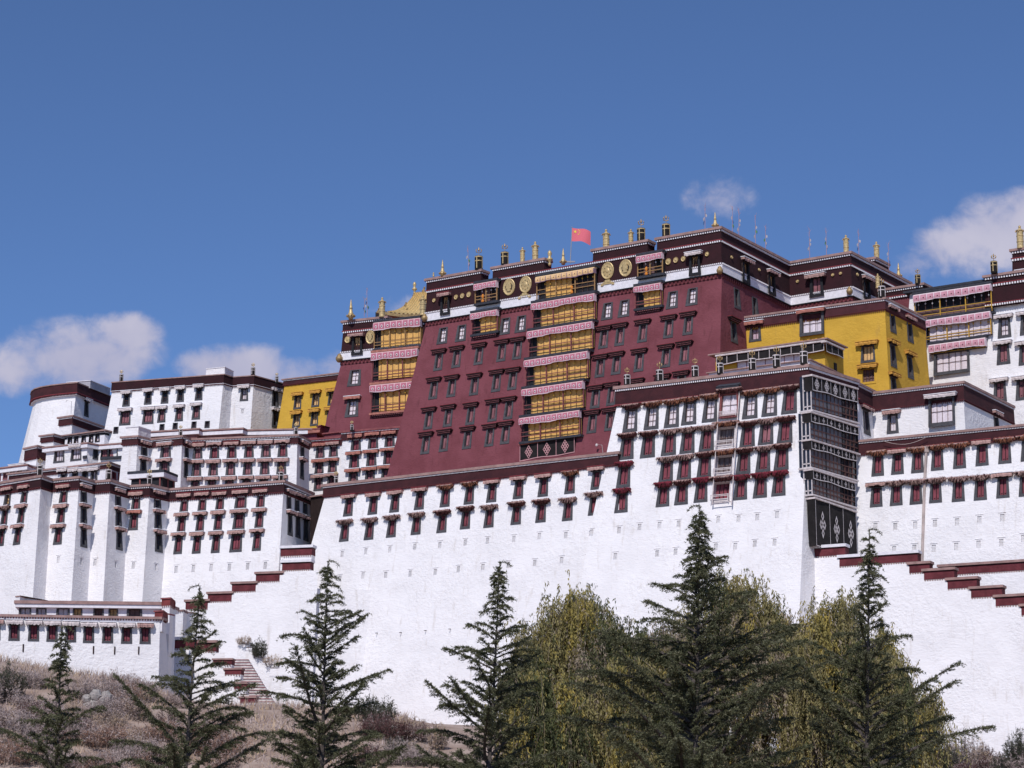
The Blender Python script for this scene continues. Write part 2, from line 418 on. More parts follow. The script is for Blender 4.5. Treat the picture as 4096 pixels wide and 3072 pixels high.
# ---------------------------------------------------------------- windows (shared meshes, real reveals)
CACHE = {}
def cached(key, fn):
    if key not in CACHE: CACHE[key] = fn()
    return CACHE[key]
def q5(x): return round(x * 12) / 12
OPEN = {'full': (.56, .13, .03)}
def surround_mesh(w, h, deep, m, tw=.84, iw=.60, ib=.14, it=.04):
    def f():
        mb = MB(); t = .05; W = w / 2; TW = w * tw / 2; I = w * iw / 2; zb = -h / 2; zt = h / 2; ib0 = zb + h * ib; it0 = zt - h * it
        o = [(-W, zb), (W, zb), (TW, zt), (-TW, zt)]; i = [(-I, ib0), (I, ib0), (I, it0), (-I, it0)]
        vs = [(x, -t, z) for x, z in o] + [(x, -t, z) for x, z in i] + [(x, .02, z) for x, z in o] + [(x, deep, z) for x, z in i]
        fs = []
        for k in range(4):
            k2 = (k + 1) % 4
            fs += [(k, k2, 4 + k2, 4 + k), (8 + k, 8 + k2, k2, k), (4 + k, 4 + k2, 12 + k2, 12 + k)]
        fs.append((12, 13, 14, 15)); mb.add(vs, fs); return mesh_of('window', mb, m)
    return cached(('sur', w, h, deep, m.name, tw, iw, ib, it), f)
def shutter_mesh(iw, ih, m, seed, npan):
    def f():
        mb = MB(); r = random.Random(seed); I = iw / 2; H = ih / 2
        mb.box(-I, I, 0, .04, -H, H, 0)
        pw = iw / npan
        for k in range(npan):
            x0 = -I + k * pw; mb.box(x0 + pw * .12, x0 + pw * .88, -.03, 0, -H * .94, H * .94, 0)
            mb.box(x0 + pw * .90, x0 + pw * 1.06, -.012, 0.0, -H * .98, H * .98, 1)
            if npan <= 3: mb.box(x0 + pw * .3, x0 + pw * .7, -.04, -.03, -H * .80, -H * .70, 1)
            if r.random() < .5: mb.box(x0 + pw * .3, x0 + pw * .7, -.04, -.03, H * .45, H * .58, 1)
        return mesh_of('shutter', mb, [m, SLOT])
    return cached(('sh', iw, ih, m.name, seed, npan), f)
def pane_mesh(iw, ih, m, nx, ny, seed=0, bar=.032, mm=None):
    def f():
        mb = MB(); r = random.Random(seed); I = iw / 2; H = ih / 2; n = 8
        vs = []; fs = []
        for a in range(n + 1):
            for z in (-H, H): vs.append((-I + iw * a / n, .06 + .025 * math.sin(a * 2.1 + seed), z))
        for a in range(n): fs.append((2 * a, 2 * a + 2, 2 * a + 3, 2 * a + 1))
        mb.add(vs, fs, 0)
        for a in range(nx + 1): x = -I + iw * a / nx; mb.box(x - bar / 2, x + bar / 2, -.03, .02, -H, H, 1)
        for b in range(ny + 1): z = -H + ih * b / ny; mb.box(-I, I, -.028, .018, z - bar / 2, z + bar / 2, 1)
        return mesh_of('pane', mb, [m, mm or MULB])
    return cached(('pa', iw, ih, m.name, nx, ny, seed, (mm or MULB).name), f)
def awning_mesh(w, kind, seed):
    """everything is local to the window head: y=0 wall, -y outwards"""
    def f():
        r = random.Random(seed * 7 + len(kind)); mb = MB(); X = w / 2; D = .43
        if kind == 'wood':                                     # stepped dark lintel with rows of beam ends
            for k, (x, y, z0, z1) in enumerate(((X, .46, .26, .36), (X * .93, .34, .13, .26), (X * .84, .22, .0, .13))):
                mb.box(-x, x, -y, 0, z0, z1, 0)
            for (x, y, z, s) in ((X * .9, .345, .19, .15), (X * .81, .225, .06, .15)):
                n = int(2 * x / s)
                for i in range(n): c = -x + (i + .5) * 2 * x / n; mb.box(c - .035, c + .035, -y - .04, -y, z - .035, z + .035, 1)
            mb.box(-X - .02, X + .02, -.50, .0, .36, .41, 2)
            return mesh_of('lintel', mb, [LINT, LDOT, REDT])
        slab = {'tan': WTRIM, 'tanred': REDT, 'white': WTRIM, 'red': REDT, 'yellow': AWY, 'redw': WTRIM, 'furb': AWT, 'furr': AWT, 'furm': REDT, 'furp': WTRIM, 'furR': REDT, 'tanbrown': REDT}[kind]  # brown and rust fringes: sunlit top put into the tan slab colour
        cloth = {'tan': AWT, 'tanred': AWT, 'white': AWW, 'red': AWR, 'redw': AWR, 'yellow': AWY, 'tanbrown': AWT}.get(kind)
        mb.box(-X * 1.03, X * 1.03, -D - .06, 0, .34, .41 if cloth is not None else .38, 0)
        if cloth is not None:
            n = 14; vs = []; drop = .30
            bul = [r.uniform(-.05, .05) for _ in range(n + 1)]; sag = r.choice([0, 0, .06, -.05])
            for i in range(n + 1):
                t = i / n; x = -X + w * t; j = r.uniform(-.05, .04) + sag * math.sin(t * math.pi)
                vs += [(x, -.12, .34), (x, -D + bul[i] * .4, .32), (x, -D - .07 + bul[i], .16), (x, -D - .03 + bul[i] * .8, .34 - drop - .06 + j)]
            fs = []
            for i in range(n):
                for k in range(3): a = 4 * i + k; fs.append((a, a + 1, a + 5, a + 4))
            mb.add(vs, fs, 1)
            for sgn in (-1, 1):
                x = sgn * X; mb.add([(x, 0, .34), (x, -D, .32), (x * .99, -D - .05, .10), (x * .97, -.04, .02 + r.uniform(0, .1))], [(0, 1, 2, 3)], 1)
            mb.box(-X * .72, X * .72, -.2, 0, .0, .14, 2); mb.box(-X * .8, X * .8, -.28, 0, .14, .34, 2)
            return mesh_of('awning', mb, [slab, cloth, LINT])
        fm = {'furb': FURB, 'furr': FURR, 'furm': FURM, 'furp': FURP, 'furR': FURR}[kind]
        mb.box(-X * .9, X * .9, -D * .85, 0, .16, .34, 2); mb.box(-X * .68, X * .68, -.22, 0, -.02, .16, 2)
        for i in range(int(120 * w)):                          # brushwood / yak hair fringe
            x = r.uniform(-X, X); y = -D * r.uniform(.5, 1.1); z = .34 + r.uniform(-.04, .10)
            fl = .52 * r.uniform(.55, 1.15) * (1 - .35 * abs(x / X) ** 2); dx = r.uniform(-.10, .10) + .10 * x / X; dy = r.uniform(-.16, .08); wd = r.uniform(.03, .06)
            mb.add([(x - wd, y, z), (x + wd, y, z + .01), (x + wd * .5 + dx, y + dy, z - fl * .6), (x + dx * 1.3, y + dy * 1.1, z - fl)], [(0, 1, 2, 3)], 1 if r.random() < .62 else 3)
        for i in range(int(40 * w)):
            t = r.random(); x = -X * 1.02 + 2.04 * X * t; y = -D - .04
            wd = .05; fl = r.uniform(.06, .2); mb.add([(x - wd, y, .37), (x + wd, y, .36), (x + r.uniform(-.05, .05), y - .03, .36 - fl)], [(0, 1, 2)], 4)
        return mesh_of('awning', mb, [slab, fm, LINT, FURB, FURP if kind != 'furm' else FURM])
    return cached(('aw', w, kind, seed % 4), f)
def rail_mesh(w, lattice):
    def f():
        mb = MB(); X = w / 2
        for z in (.12, .42, .55): mb.box(-X, X, -.04, .0, z - .025, z + .025)
        if lattice:
            n = 6
            for i in range(n + 1): x = -X + w * i / n; mb.box(x - .018, x + .018, -.035, -.005, .12, .42)
            mb.box(-X, X, -.034, -.006, .255, .29)
        for x in (-X, X): mb.box(x - .03, x + .03, -.05, .01, .0, .6)
        return mesh_of('railing', mb, CLW if not lattice else AWW)
    return cached(('ra', w, lattice), f)

WC = [0]
def win(blk, e, px, py, w, h, kind='shutter', aw=None, awx=1.75, proud=0.0, deep=.30, sur=None, nx=2, ny=3, rail=None, npan=2, tw=.84, iw=.60, cmat=None, vert=False):
    """window of outer size w x h centred on pixel (px,py) of face e"""
    WC[0] += 1; sd = WC[0]
    if tw == .84 and iw == .60: w *= 1.14; iw = .53; tw = .79; awx /= 1.10
    w, h = q5(w), q5(h); r = random.Random(sd)
    P = blk.hit(px, py, e, proud, vert); M = blk.mat_at(P, e, vert)
    iwm, ib, it = w * iw, .14, .04
    if kind in ('wide', 'glass'): ib = .10
    if proud: deep = min(deep, proud + .02)
    o = link('window', surround_mesh(w, h, deep, sur or BLK, tw, iw, ib, it), blk.root, M)
    if not proud: blk.cut(e, P, iwm + .03, -h / 2 + h * ib - .015, h / 2 - h * it + .015)
    ih = h * (1 - ib - it); zc = h * (ib - it) / 2
    back = Matrix.Translation((0, deep - .08, zc))
    if kind in ('shutter', 'faded'):
        link('shutter', shutter_mesh(iwm - .02, ih, SHUT if kind == 'shutter' else SHUT2, sd % 3, npan), o, back)
    elif kind == 'dark': link('pane', pane_mesh(iwm - .02, ih, GLASS, nx, ny, 0), o, back)
    else: link('pane', pane_mesh(iwm - .02, ih, cmat or CUR, nx, ny, sd % 4), o, back)
    if aw:
        a = aw if isinstance(aw, str) else r.choice(aw)
        link('lintel' if a == 'wood' else 'awning', awning_mesh(q5(w * awx), a, sd % 4), o, Matrix.Translation((0, .0 if not proud else 0, h / 2 - .02)))
    if rail: link('railing', rail_mesh(q5(w * .95), rail == 'lattice'), o, Matrix.Translation((0, -.38, -h / 2)))
    return o
def slit_mesh(w, h):
    def f():
        mb = MB(); X = w / 2; H = h / 2; d = .15
        vs = [(-X, 0, -H), (X, 0, -H), (X, 0, H), (-X, 0, H), (-X, d, -H), (X, d, -H), (X, d, H), (-X, d, H)]
        mb.add(vs, [(0, 1, 5, 4), (1, 2, 6, 5), (2, 3, 7, 6), (3, 0, 4, 7), (4, 5, 6, 7)], 0)
        for k in range(3): x = -X + w * (k + 1) / 4; mb.box(x - .02, x + .02, .05, .09, -H, H, 0)
        for k in range(4): z = -H + h * (k + 1) / 5; mb.box(-X, X, .05, .085, z - .02, z + .02, 0)
        mb.box(-X * 1.9, X * 1.9, -.045, 0.0, H + .13, H + .17, 0)
        return mesh_of('vent', mb, [WHITE])
    return cached(('sl', w, h), f)
def slit(blk, e, px, py, w=.34, h=.62):
    P = blk.hit(px, py, e); link('vent', slit_mesh(w, h), blk.root, blk.mat_at(P, e)); blk.cut(e, P, w, -h / 2, h / 2)

# ---------------------------------------------------------------- hanging galleries
def valance(W, hv, npan, m, seed, flap=.5, flat=False):
    r = random.Random(seed); mb = MB(); mb.uv = []; n = npan * 4
    ph = r.uniform(0, 6); cols = [i / n for i in range(n + 1)]
    path = []                                                # left flap, front, right flap
    if flap: path.append((-.02, flap, 0))
    path += [(t * W, 0.0, t * npan) for t in cols]
    if flap: path.append((W + .02, flap, npan))
    for (x, y, u) in path:
        wv = .06 * math.sin(x * 1.1 + ph) + .03 * math.sin(x * 3.1 + ph * 2); bl = .03 * math.sin(u * 2 * math.pi)
        for (yy, zz, v) in ((-.03, 0, 1), (-.24, -.16, .8), (-.27 - bl, -.16 - (hv - .16) * .5, .42), (-.22 - bl * 1.5, -hv - wv, 0)):
            mb.v.append((x, y + (yy if not flat else yy * .3), zz)); mb.uv.append((u, v))
    for i in range(len(path) - 1):
        for k in range(3): a = 4 * i + k; mb.f.append((a, a + 1, a + 5, a + 4)); mb.m.append(0)
    return mesh_of('valance', mb, m)
def curtain(W, H, m, seed, fold=.026):
    r = random.Random(seed); mb = MB(); n = int(W * 7) + 2; ph = r.uniform(0, 6)
    for i in range(n + 1):
        x = W * i / n
        for k in range(5):
            t = k / 4; y = fold * math.sin(x * 7 + ph + t * .6) * .5 + fold * math.sin(t * 7 + x * .8 + ph) * 1.0
            mb.v.append((x, y, -H * t))
    for i in range(n):
        for k in range(4): a = 5 * i + k; mb.f.append((a, a + 1, a + 6, a + 5)); mb.m.append(0)
    return mesh_of('curtain', mb, m, True)
def gallery(blk, e, L, R, hv, hg, npan, vm, p=.9, cm=YCUR, wood=WOODR, x0=.12, x1=1.0, top=True, bottom=None, seed=1, posts=3, railh=.75, slab=SLAB, bars=True, tas=True, cH=1.0, vert=False, cy=.30, backm=None, tied=None):
    """one storey of a projecting gallery hung on face e; L/R pixels = valance top corners"""
    a = blk.hit(L[0], L[1], e, p, vert); b = blk.hit(R[0], R[1], e, p, vert); d, N, U = blk.frame(e); n = Vector((blk.nrm[e].x, blk.nrm[e].y, 0))
    dd = (b - a); dd.z = 0; W = dd.dot(d); M = Matrix((d, -n, Vector((0, 0, 1)))).transposed().to_4x4(); M.translation = a - blk.root.matrix_basis.translation
    mb = MB(); zt = 0; zb = -hv - hg; D = p + .35
    if top: mb.box(-.10, W + .10, -.10, D, .02, .26, 0)
    if bottom is not None: mb.box(-.12, W + .12, -.06, D, zb - .24, zb, 0)
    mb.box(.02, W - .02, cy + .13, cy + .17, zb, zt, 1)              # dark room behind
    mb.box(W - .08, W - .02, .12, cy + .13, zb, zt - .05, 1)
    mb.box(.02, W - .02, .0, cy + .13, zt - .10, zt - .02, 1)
    if bottom == 'corbel':
        for k in range(3):
            mb.box(.1 + .12 * k, W - .1 - .12 * k, .05 + .16 * k, D, zb - .24 - .17 * (k + 1), zb - .24 - .17 * k, 2)
            nn = int(W / .24)
            for i in range(nn): x = .2 + .1 * k + (W - .4 - .2 * k) * (i + .5) / nn; mb.box(x - .05, x + .05, .0 + .16 * k, .05 + .16 * k, zb - .24 - .17 * k - .13, zb - .24 - .17 * k - .04, 3)
    o = link('gallery', mesh_of('gallery', mb, [slab, backm or BLKD, LINT, LDOT]), blk.root, M)
    link('valance', valance(W, hv, npan, vm, seed), o)
    if cm is not None:
        cw = W * (x1 - x0); link('curtain', curtain(cw, (hg + hv * .45) * cH, cm, seed + 3), o, Matrix.Translation((W * x0, cy, -hv * .55 - (1 - cH) * (hg + hv * .45))))
    mb = MB()
    for k in range(posts + 1): x = .05 + (W - .1) * k / posts; mb.box(x - .05, x + .05, .0, .10, zb, -hv * .6)
    for z in (railh, railh * .55): mb.box(.05, W - .05, .02, .08, zb + z - .035, zb + z + .035)
    if bars:
        nb = npan
        for k in range(nb): x = W * (k + .5) / nb; mb.box(x - .02, x + .02, cy - .10, cy - .07, zb, -hv * .6, 1)
        mb.box(W * x0, W, cy - .1, cy - .07, zb + hg * .42, zb + hg * .42 + .04, 1)
    link('railing', mesh_of('railing', mb, [wood, MULB]), o)
    if tas:
        def tf():
            t = MB().lathe([(.01, .12), (.07, .06), (.085, 0), (.06, -.07), (.01, -.14)], 8); t.tube([(0, 0, .12), (0, 0, .5)], .008, 4); return mesh_of('tassel', t, WOODY if cm is not BCUR else CLW)
        me = cached(('tas', cm is BCUR), tf)
        for k in range(npan):
            x = W * (k + .55) / npan
            if x >= W * x0: link('tassel', me, o, Matrix.Translation((x, cy - .16, -hv - hg * .12 + .04 * math.sin(k * 2.3))))
    if tied:
        mb = MB()
        prof = [(.11, .0), (.17, .10), (.15, .28), (.06, .42), (.10, .52), (.17, .66), (.12, .84), (.04, .95)]
        mb.lathe(prof, 10); link('tied_curtain', mesh_of('tied_curtain', mb, YCURO, True), o, Matrix.Translation((W * tied, .12, zb)))
    return o, W
def knot_mesh(s, tall, m, cross=False):
    """endless-knot applique cut from pale cloth, 8 mm proud of its panel"""
    mb = MB(); t = .008
    def ring(cx, cz, rx, rz, th):
        o = [(cx - rx, cz), (cx, cz - rz), (cx + rx, cz), (cx, cz + rz)]; k = 1 - th
        i = [(cx - rx * k, cz), (cx, cz - rz * k), (cx + rx * k, cz), (cx, cz + rz * k)]
        vs = [(x, -t, z) for x, z in o + i]; mb.add(vs, [(j, (j + 1) % 4, 4 + (j + 1) % 4, 4 + j) for j in range(4)])
    u = s / 6; v = s * tall / 6
    if cross:
        for (cx, cz) in ((0, 2), (0, -2), (-1.7, 0), (1.7, 0)): ring(cx * u, cz * v, 1.25 * u, 1.25 * v, .5)
        ring(0, 0, 1.1 * u, 1.1 * v, .6)
    else:
        for (cx, cz) in ((0, 0), (-1, 1), (1, 1), (-1, -1), (1, -1), (0, 2), (0, -2), (-2, 0), (2, 0)): ring(cx * u, cz * v, u * 1.05, v * 1.05, .42)
    return mb
def black_banner(blk, e, L, R, h, npan, m=CLOTHB, lm=CLW, kn=None, km=None, p=.9, cross=False, tall=1.5, flap=.8, name='valance', capm=None, sway=.0, hr=None):
    """black cloth strip with pale lines and knots; L/R = top corners in pixels"""
    a = blk.hit(L[0], L[1], e, p); b = blk.hit(R[0], R[1], e, p); d, N, U = blk.frame(e); n = Vector((blk.nrm[e].x, blk.nrm[e].y, 0))
    dd = b - a; W = dd.dot(d); M = Matrix((d, -n, Vector((0, 0, 1)))).transposed().to_4x4(); M.translation = a - blk.root.matrix_basis.translation
    sl = (b.z - a.z) / W
    mb = MB(); n4 = npan * 4
    pts = ([(-.02, flap)] if flap else []) + [(W * i / n4, 0) for i in range(n4 + 1)] + ([(W + .02, flap)] if flap else [])
    for (x, y) in pts:
        for k in range(3): mb.v.append((x, y - .03 * k + .03 * math.sin(x * 2.0), sl * x - h * k / 2 - (.05 * math.sin(x * 1.3 + h) if k == 2 else 0)))
    for i in range(len(pts) - 1):
        for k in range(2): q = 3 * i + k; mb.f.append((q, q + 1, q + 4, q + 3)); mb.m.append(0)
    o = link(name, mesh_of(name, mb, m), blk.root, M)
    lb = MB(); yy = lambda x: .03 * math.sin(x * 2.0) - .075
    zz = lambda x: sl * x - h - .05 * math.sin(x * 1.3 + h)
    for k in range(npan + 1):
        x = W * k / npan; x = min(max(x, .04), W - .04); lb.add([(x - .03, yy(x), sl * x - .02), (x + .03, yy(x), sl * x - .02), (x + .03, yy(x) - .01, zz(x)), (x - .03, yy(x) - .01, zz(x))], [(0, 3, 2, 1)])
    for i in range(n4):
        x0, x1 = W * i / n4, W * (i + 1) / n4; lb.add([(x0, yy(x0) - .012, zz(x0) + .02), (x1, yy(x1) - .012, zz(x1) + .02), (x1, yy(x1) - .012, zz(x1) + .10), (x0, yy(x0) - .012, zz(x0) + .10)], [(0, 1, 2, 3)])
    link('border', mesh_of('border', lb, lm), o)
    if capm: cb = MB().box(-.08, W + .08, -.14, p, 0.0, .16, 0, Matrix(((1, 0, 0, 0), (0, 1, 0, 0), (sl, 0, 1, .02), (0, 0, 0, 1)))); link('cap_cloth', mesh_of('cap_cloth', cb, capm), o)
    if kn:
        for k in range(npan):
            x = W * (k + .5) / npan; link('knot', cached(('kn', kn, tall, cross, km.name), lambda: mesh_of('knot', knot_mesh(kn, tall, km, cross), km)), o, Matrix.Translation((x, yy(x) - .02, sl * x - h * .5)))
    return o, W
def disc(blk, e, px, py, rx, rz, kind='plain', out=.16, vert=True, name='medallion'):
    P = blk.hit(px, py, e, out, vert); M = blk.mat_at(P, e, vert)
    def f():
        mb = MB(); n = 28
        def ringp(k, y): return [(rx * k * math.cos(2 * math.pi * i / n), y, rz * k * math.sin(2 * math.pi * i / n)) for i in range(n)]
        prof = [(1, .06), (1, -.03), (.93, -.07), (.82, -.04), (.76, -.03)] + ([(.72, -.03), (.30, -.05), (.22, -.09), (.1, -.10)] if kind != 'figure' else [(.7, -.02), (.1, -.02)])
        b = 0; vs = []
        for k, y in prof: vs += ringp(k, y)
        fs = [(j * n + i, j * n + (i + 1) % n, (j + 1) * n + (i + 1) % n, (j + 1) * n + i)[::-1] for j in range(len(prof) - 1) for i in range(n)]
        fs.append(tuple((len(prof) - 1) * n + i for i in range(n))); mb.add(vs, fs, 0)
        if kind == 'figure':
            # cut-out look: dark crescents round a raised central emblem
            for sg in (-1, 1):
                mb.add([(sg * rx * .62, -.035, rz * .1), (sg * rx * .34, -.035, rz * .45), (sg * rx * .34, -.035, -rz * .45), (sg * rx * .5, -.035, -rz * .3)], [(0, 1, 2, 3)], 1)
            mb.box(-rx * .30, rx * .30, -.12, -.02, -rz * .52, rz * .52, 0); mb.box(-rx * .42, rx * .42, -.10, -.02, -rz * .2, rz * .25, 0)
        if kind == 'wheel':
            for k in range(8):
                t = k * math.pi / 4; mb.lathe([(rx * .07, -.05), (rx * .09, .06)], 6, Matrix.Translation((rx * .55 * math.cos(t), -.05, rz * .55 * math.sin(t))) @ Matrix.Rotation(math.pi / 2, 4, 'X'))
        return mesh_of(name, mb, [GOLD, BLKD], False)
    return link(name, cached(('disc', round(rx, 2), round(rz, 2), kind), f), blk.root, M)
# ---------------------------------------------------------------- ground
def smooth(t): t = max(0.0, min(1.0, t)); return t * t * (3 - 2 * t)
def zwall(x):
    xs = [-80, -45, -30, -24, -16, -5, 10, 30, 60]; zs = [25, 21, 18.6, 16.6, 16.6, 15.4, 13.6, 12.9, 12.6]
    return float(np.interp(x, xs, zs))
def zground(x, y):
    return -1.7 + (zwall(x) + 1.7) * smooth((y - 108) / 88) + max(0, y - 205) * .05
def ghit(px, py):
    r = ray(px, py); y = 112.0
    while y < 400:
        if r.z / r.y * y < zground(r.x / r.y * y, y): break
        y += .25
    return Vector((r.x / r.y * y, y, zground(r.x / r.y * y, y)))
mb = MB(); xs = [-900, -400, -200] + [-110 + 4 * i for i in range(56)] + [200, 400, 900]; ys = [-300, -60, 0, 40, 80] + [100 + 3 * i for i in range(60)] + [330, 500, 1200, 4000]
rg = random.Random(3)
for y in ys:
    for x in xs: mb.v.append((x, y, zground(x, y) + (rg.uniform(-.25, .25) if 115 < y < 200 and abs(x) < 120 else 0)))
nx = len(xs)
for j in range(len(ys) - 1):
    for i in range(nx - 1): mb.f.append((j * nx + i, j * nx + i + 1, (j + 1) * nx + i + 1, (j + 1) * nx + i)); mb.m.append(0)
struct('ground', mb, mat('dry_earth', (.40, .31, .26), .95, .4, .5, .8, 1.6, col2=(.28, .20, .16)), True)

# ---------------------------------------------------------------- layer recipes
def STD(band, wall, m=FRZ, sp=.2, cop=COP, out=.30, ch=.22, dh=.18, teeth=.14, dot=DOT):
    return [('coping', ch, out, cop), ('dots1', dh, .12, m, sp, dot, .5), ('frieze', band, .12, m), ('ledge1', .05, .17, TEETH), ('dots2', teeth, .03, wall, sp * 1.1, TEETH, .5)]
def bld(name, label, cat, pts, i, d, zbot, layers, wall, group=None, root=None, Z=None, **kw):
    if Z is None: Z = dep(*pts[i], d).z
    T = [atz(x, y, Z) for x, y in pts]
    if root is None: root = thing(name, label, cat, (T[0].x, T[0].y, zbot), group)
    return Block(root, T, Z, zbot, layers, wall, **kw)

# ================================================================ big white curtain wall (centre)
A = bld('curtain_wall', 'long sloping white wall below the red palace with two rows of windows under a maroon band', 'palace wall',
        [(1300, 1938), (2470, 1807)], 1, 229.8, 5, STD(.82, WHITE, sp=.15, ch=.26, dh=.16), WHITE, batter=.165, bl=.2, depth=13)
for x, y in ((1395, 2030), (1493, 2023), (1580, 2014), (1679, 2003), (1782, 1992), (1878, 1981), (1968, 1973), (2075, 1959), (2174, 1950), (2281, 1938), (2386, 1921)):
    win(A, 0, x, y, 1.05, 1.85, 'shutter', ['tanbrown', 'tanred', 'furR'], 1.65, npan=2)
for x, y in ((1379, 2131), (1478, 2124), (1567, 2114), (1666, 2103), (1769, 2095), (1863, 2080), (1957, 2074), (2066, 2062), (2165, 2053), (2272, 2046), (2376, 2024)):
    win(A, 0, x, y, 1.05, 1.85, 'shutter', ['furp', 'furb', 'furb'] if x > 1700 else ['furp', 'furp', 'tan'], 1.7)
K2 = 1.8517
for x, y in ((739, 1197), (790, 1191), (842, 1187), (896, 1181), (950, 1177), (1005, 1172), (1053, 1168), (1110, 1164), (1165, 1158), (1222, 1156), (1281, 1149),
             (734, 1250), (784, 1243), (833, 1242), (886, 1239), (940, 1236), (990, 1230), (1043, 1225), (1098, 1220), (1155, 1216), (1213, 1210), (1270, 1207)):
    slit(A, 0, x * K2, y * K2, .36, .62)
A.finish()
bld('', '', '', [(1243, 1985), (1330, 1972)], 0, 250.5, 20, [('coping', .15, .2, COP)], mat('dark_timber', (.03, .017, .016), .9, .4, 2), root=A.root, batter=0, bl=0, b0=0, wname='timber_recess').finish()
# thin rain spouts of the great wall
sp = MB()
for x, y in ((1510, 2532), (1606, 2530), (1705, 2522), (1803, 2516), (2110, 2485), (2213, 2480), (1196, 2340), (1090, 2390), (1165, 2455), (1010, 2470), (1075, 2470)):
    P = A.hit(x, y, 0); d, N, U = A.frame(0); sp.tube([P, P + N * .35 - U * .1], .035, 5)
part('rain_spout', sp, LINT, A.root)['kind'] = 'stuff'

# ================================================================ white tower with furry awnings
B = bld('white_tower', 'tall white tower with dark fringed awnings and a black draped side gallery', 'palace tower',
        [(2469, 1547), (3231, 1458), (3428, 1520)], 0, 231.2, 5,
        [('coping', .30, .32, COP), ('dots1', .24, .14, FRZ, .22, DOT, .55), ('frieze', 1.25, .12, FRZ), ('ledge1', .12, .2, REDT), ('dots2', .12, .03, WHITE, .2, TEETH, .5)], WHITE, batter=[.20, .05], bl=.1)
fur = ['furr', 'furR', 'furb', 'furr']
for x, y in ((2523, 1682), (2608, 1672), (2689, 1664), (2758, 1653), (2841, 1642), (3002, 1628), (3080, 1618), (3159, 1608)):
    win(B, 0, x, y, 1.4, 2.3, 'shutter' if x in (3159,) else 'pane', fur, 1.32, nx=2, ny=3)
for x, y in ((2508, 1795), (2593, 1788), (2677, 1779), (2751, 1772), (2828, 1764), (2991, 1749), (3065, 1738), (3141, 1730)):
    win(B, 0, x, y, 1.4, 2.15, 'faded' if x in (3065,) else 'shutter', ['furb', 'furb', 'furp'] if x < 2900 else ['furp', 'furb'], 1.36)
for x, y in ((2496, 1908), (2666, 1888), (2738, 1880), (2818, 1871), (2975, 1854), (3054, 1846), (3127, 1838)):
    win(B, 0, x, y, 1.3, 2.05, 'shutter', ['furb', 'furm', 'furb', 'furp'], 1.36)
for x, y in ((2487, 2012), (2653, 1988), (2727, 1980), (2805, 1970), (2963, 1960), (3042, 1952), (3116, 1944)):
    win(B, 0, x, y, 1.25, 1.95, 'shutter', ['furm', 'furm', 'furb'], 1.36)
for x, y in ((2638, 2100), (2714, 2095), (2797, 2085), (2873, 2078), (2954, 2075), (3029, 2068), (3108, 2058), (2628, 2214), (2702, 2207), (2863, 2187), (2941, 2185), (3019, 2175), (3098, 2170), (2365, 2131), (2476, 2121), (2461, 2225), (2558, 2108)):
    slit(B, 0, x, y, .36, .62)
# stacked timber bays with rails
GG = mat('grey_bay_glass', (.20, .16, .16), .4, .3, 2)
win(B, 0, 2918, 1622, 1.95, 2.5, 'pane', 'furb', 1.3, tw=1.0, iw=.88, rail='lattice', nx=2, ny=2, sur=WOODR, proud=.3)
win(B, 0, 2904, 1748, 1.95, 2.1, 'pane', 'furr', 1.35, tw=1.0, iw=.88, rail='bars', nx=3, ny=2, sur=CLW, cmat=GG, deep=.6)
win(B, 0, 2896, 1860, 1.85, 2.0, 'pane', 'furr', 1.3, tw=1.0, iw=.88, rail='bars', nx=3, ny=2, sur=CLW, cmat=GG, deep=.6)
win(B, 0, 2886, 1966, 1.8, 2.0, 'shutter', 'furb', 1.3, tw=1.0, iw=.88, rail='bars', npan=4, sur=CLW, deep=.6)
mb = MB(); d, N, U = B.frame(0)
for xa, xb in ((2880, 2848), (2958, 2926)):
    a, b = B.hit(xa, 1560, 0, .42), B.hit(xb, 2018, 0, .42); mb.tube([a, b], .06, 5)
for xa, xb, y in ((2870, 2950, 1690), (2862, 2942, 1800), (2856, 2934, 1912), (2850, 2928, 2014)): a, b = B.hit(xa, y, 0, .42), B.hit(xb, y - 8, 0, .42); mb.tube([a, b], .05, 5)
part('bay_frame', mb, AWW, B.root)
P = B.hit(2922, 1560, 0, .0, True); M = B.mat_at(P, 0, True); mb = MB()
mb.box(-1.15, 1.15, -.75, .3, .1, .25, 0); mb.add([(-1.2, -.8, .25), (1.2, -.8, .25), (1.0, .2, .75), (-1.0, .2, .75)], [(0, 1, 2, 3)], 0); mb.add([(1.2, -.8, .25), (1.2, .2, .25), (1.0, .2, .75)], [(0, 1, 2)], 0); mb.add([(-1.2, -.8, .25), (-1.2, .2, .25), (-1.0, .2, .75)], [(0, 2, 1)], 0)
for x in (-.9, .9): mb.box(x - .06, x + .06, -.55, -.43, -2.6, .1, 1)
link('bay_canopy', mesh_of('bay_canopy', mb, [SLAB, WOODR]), B.root, M)
B.finish()
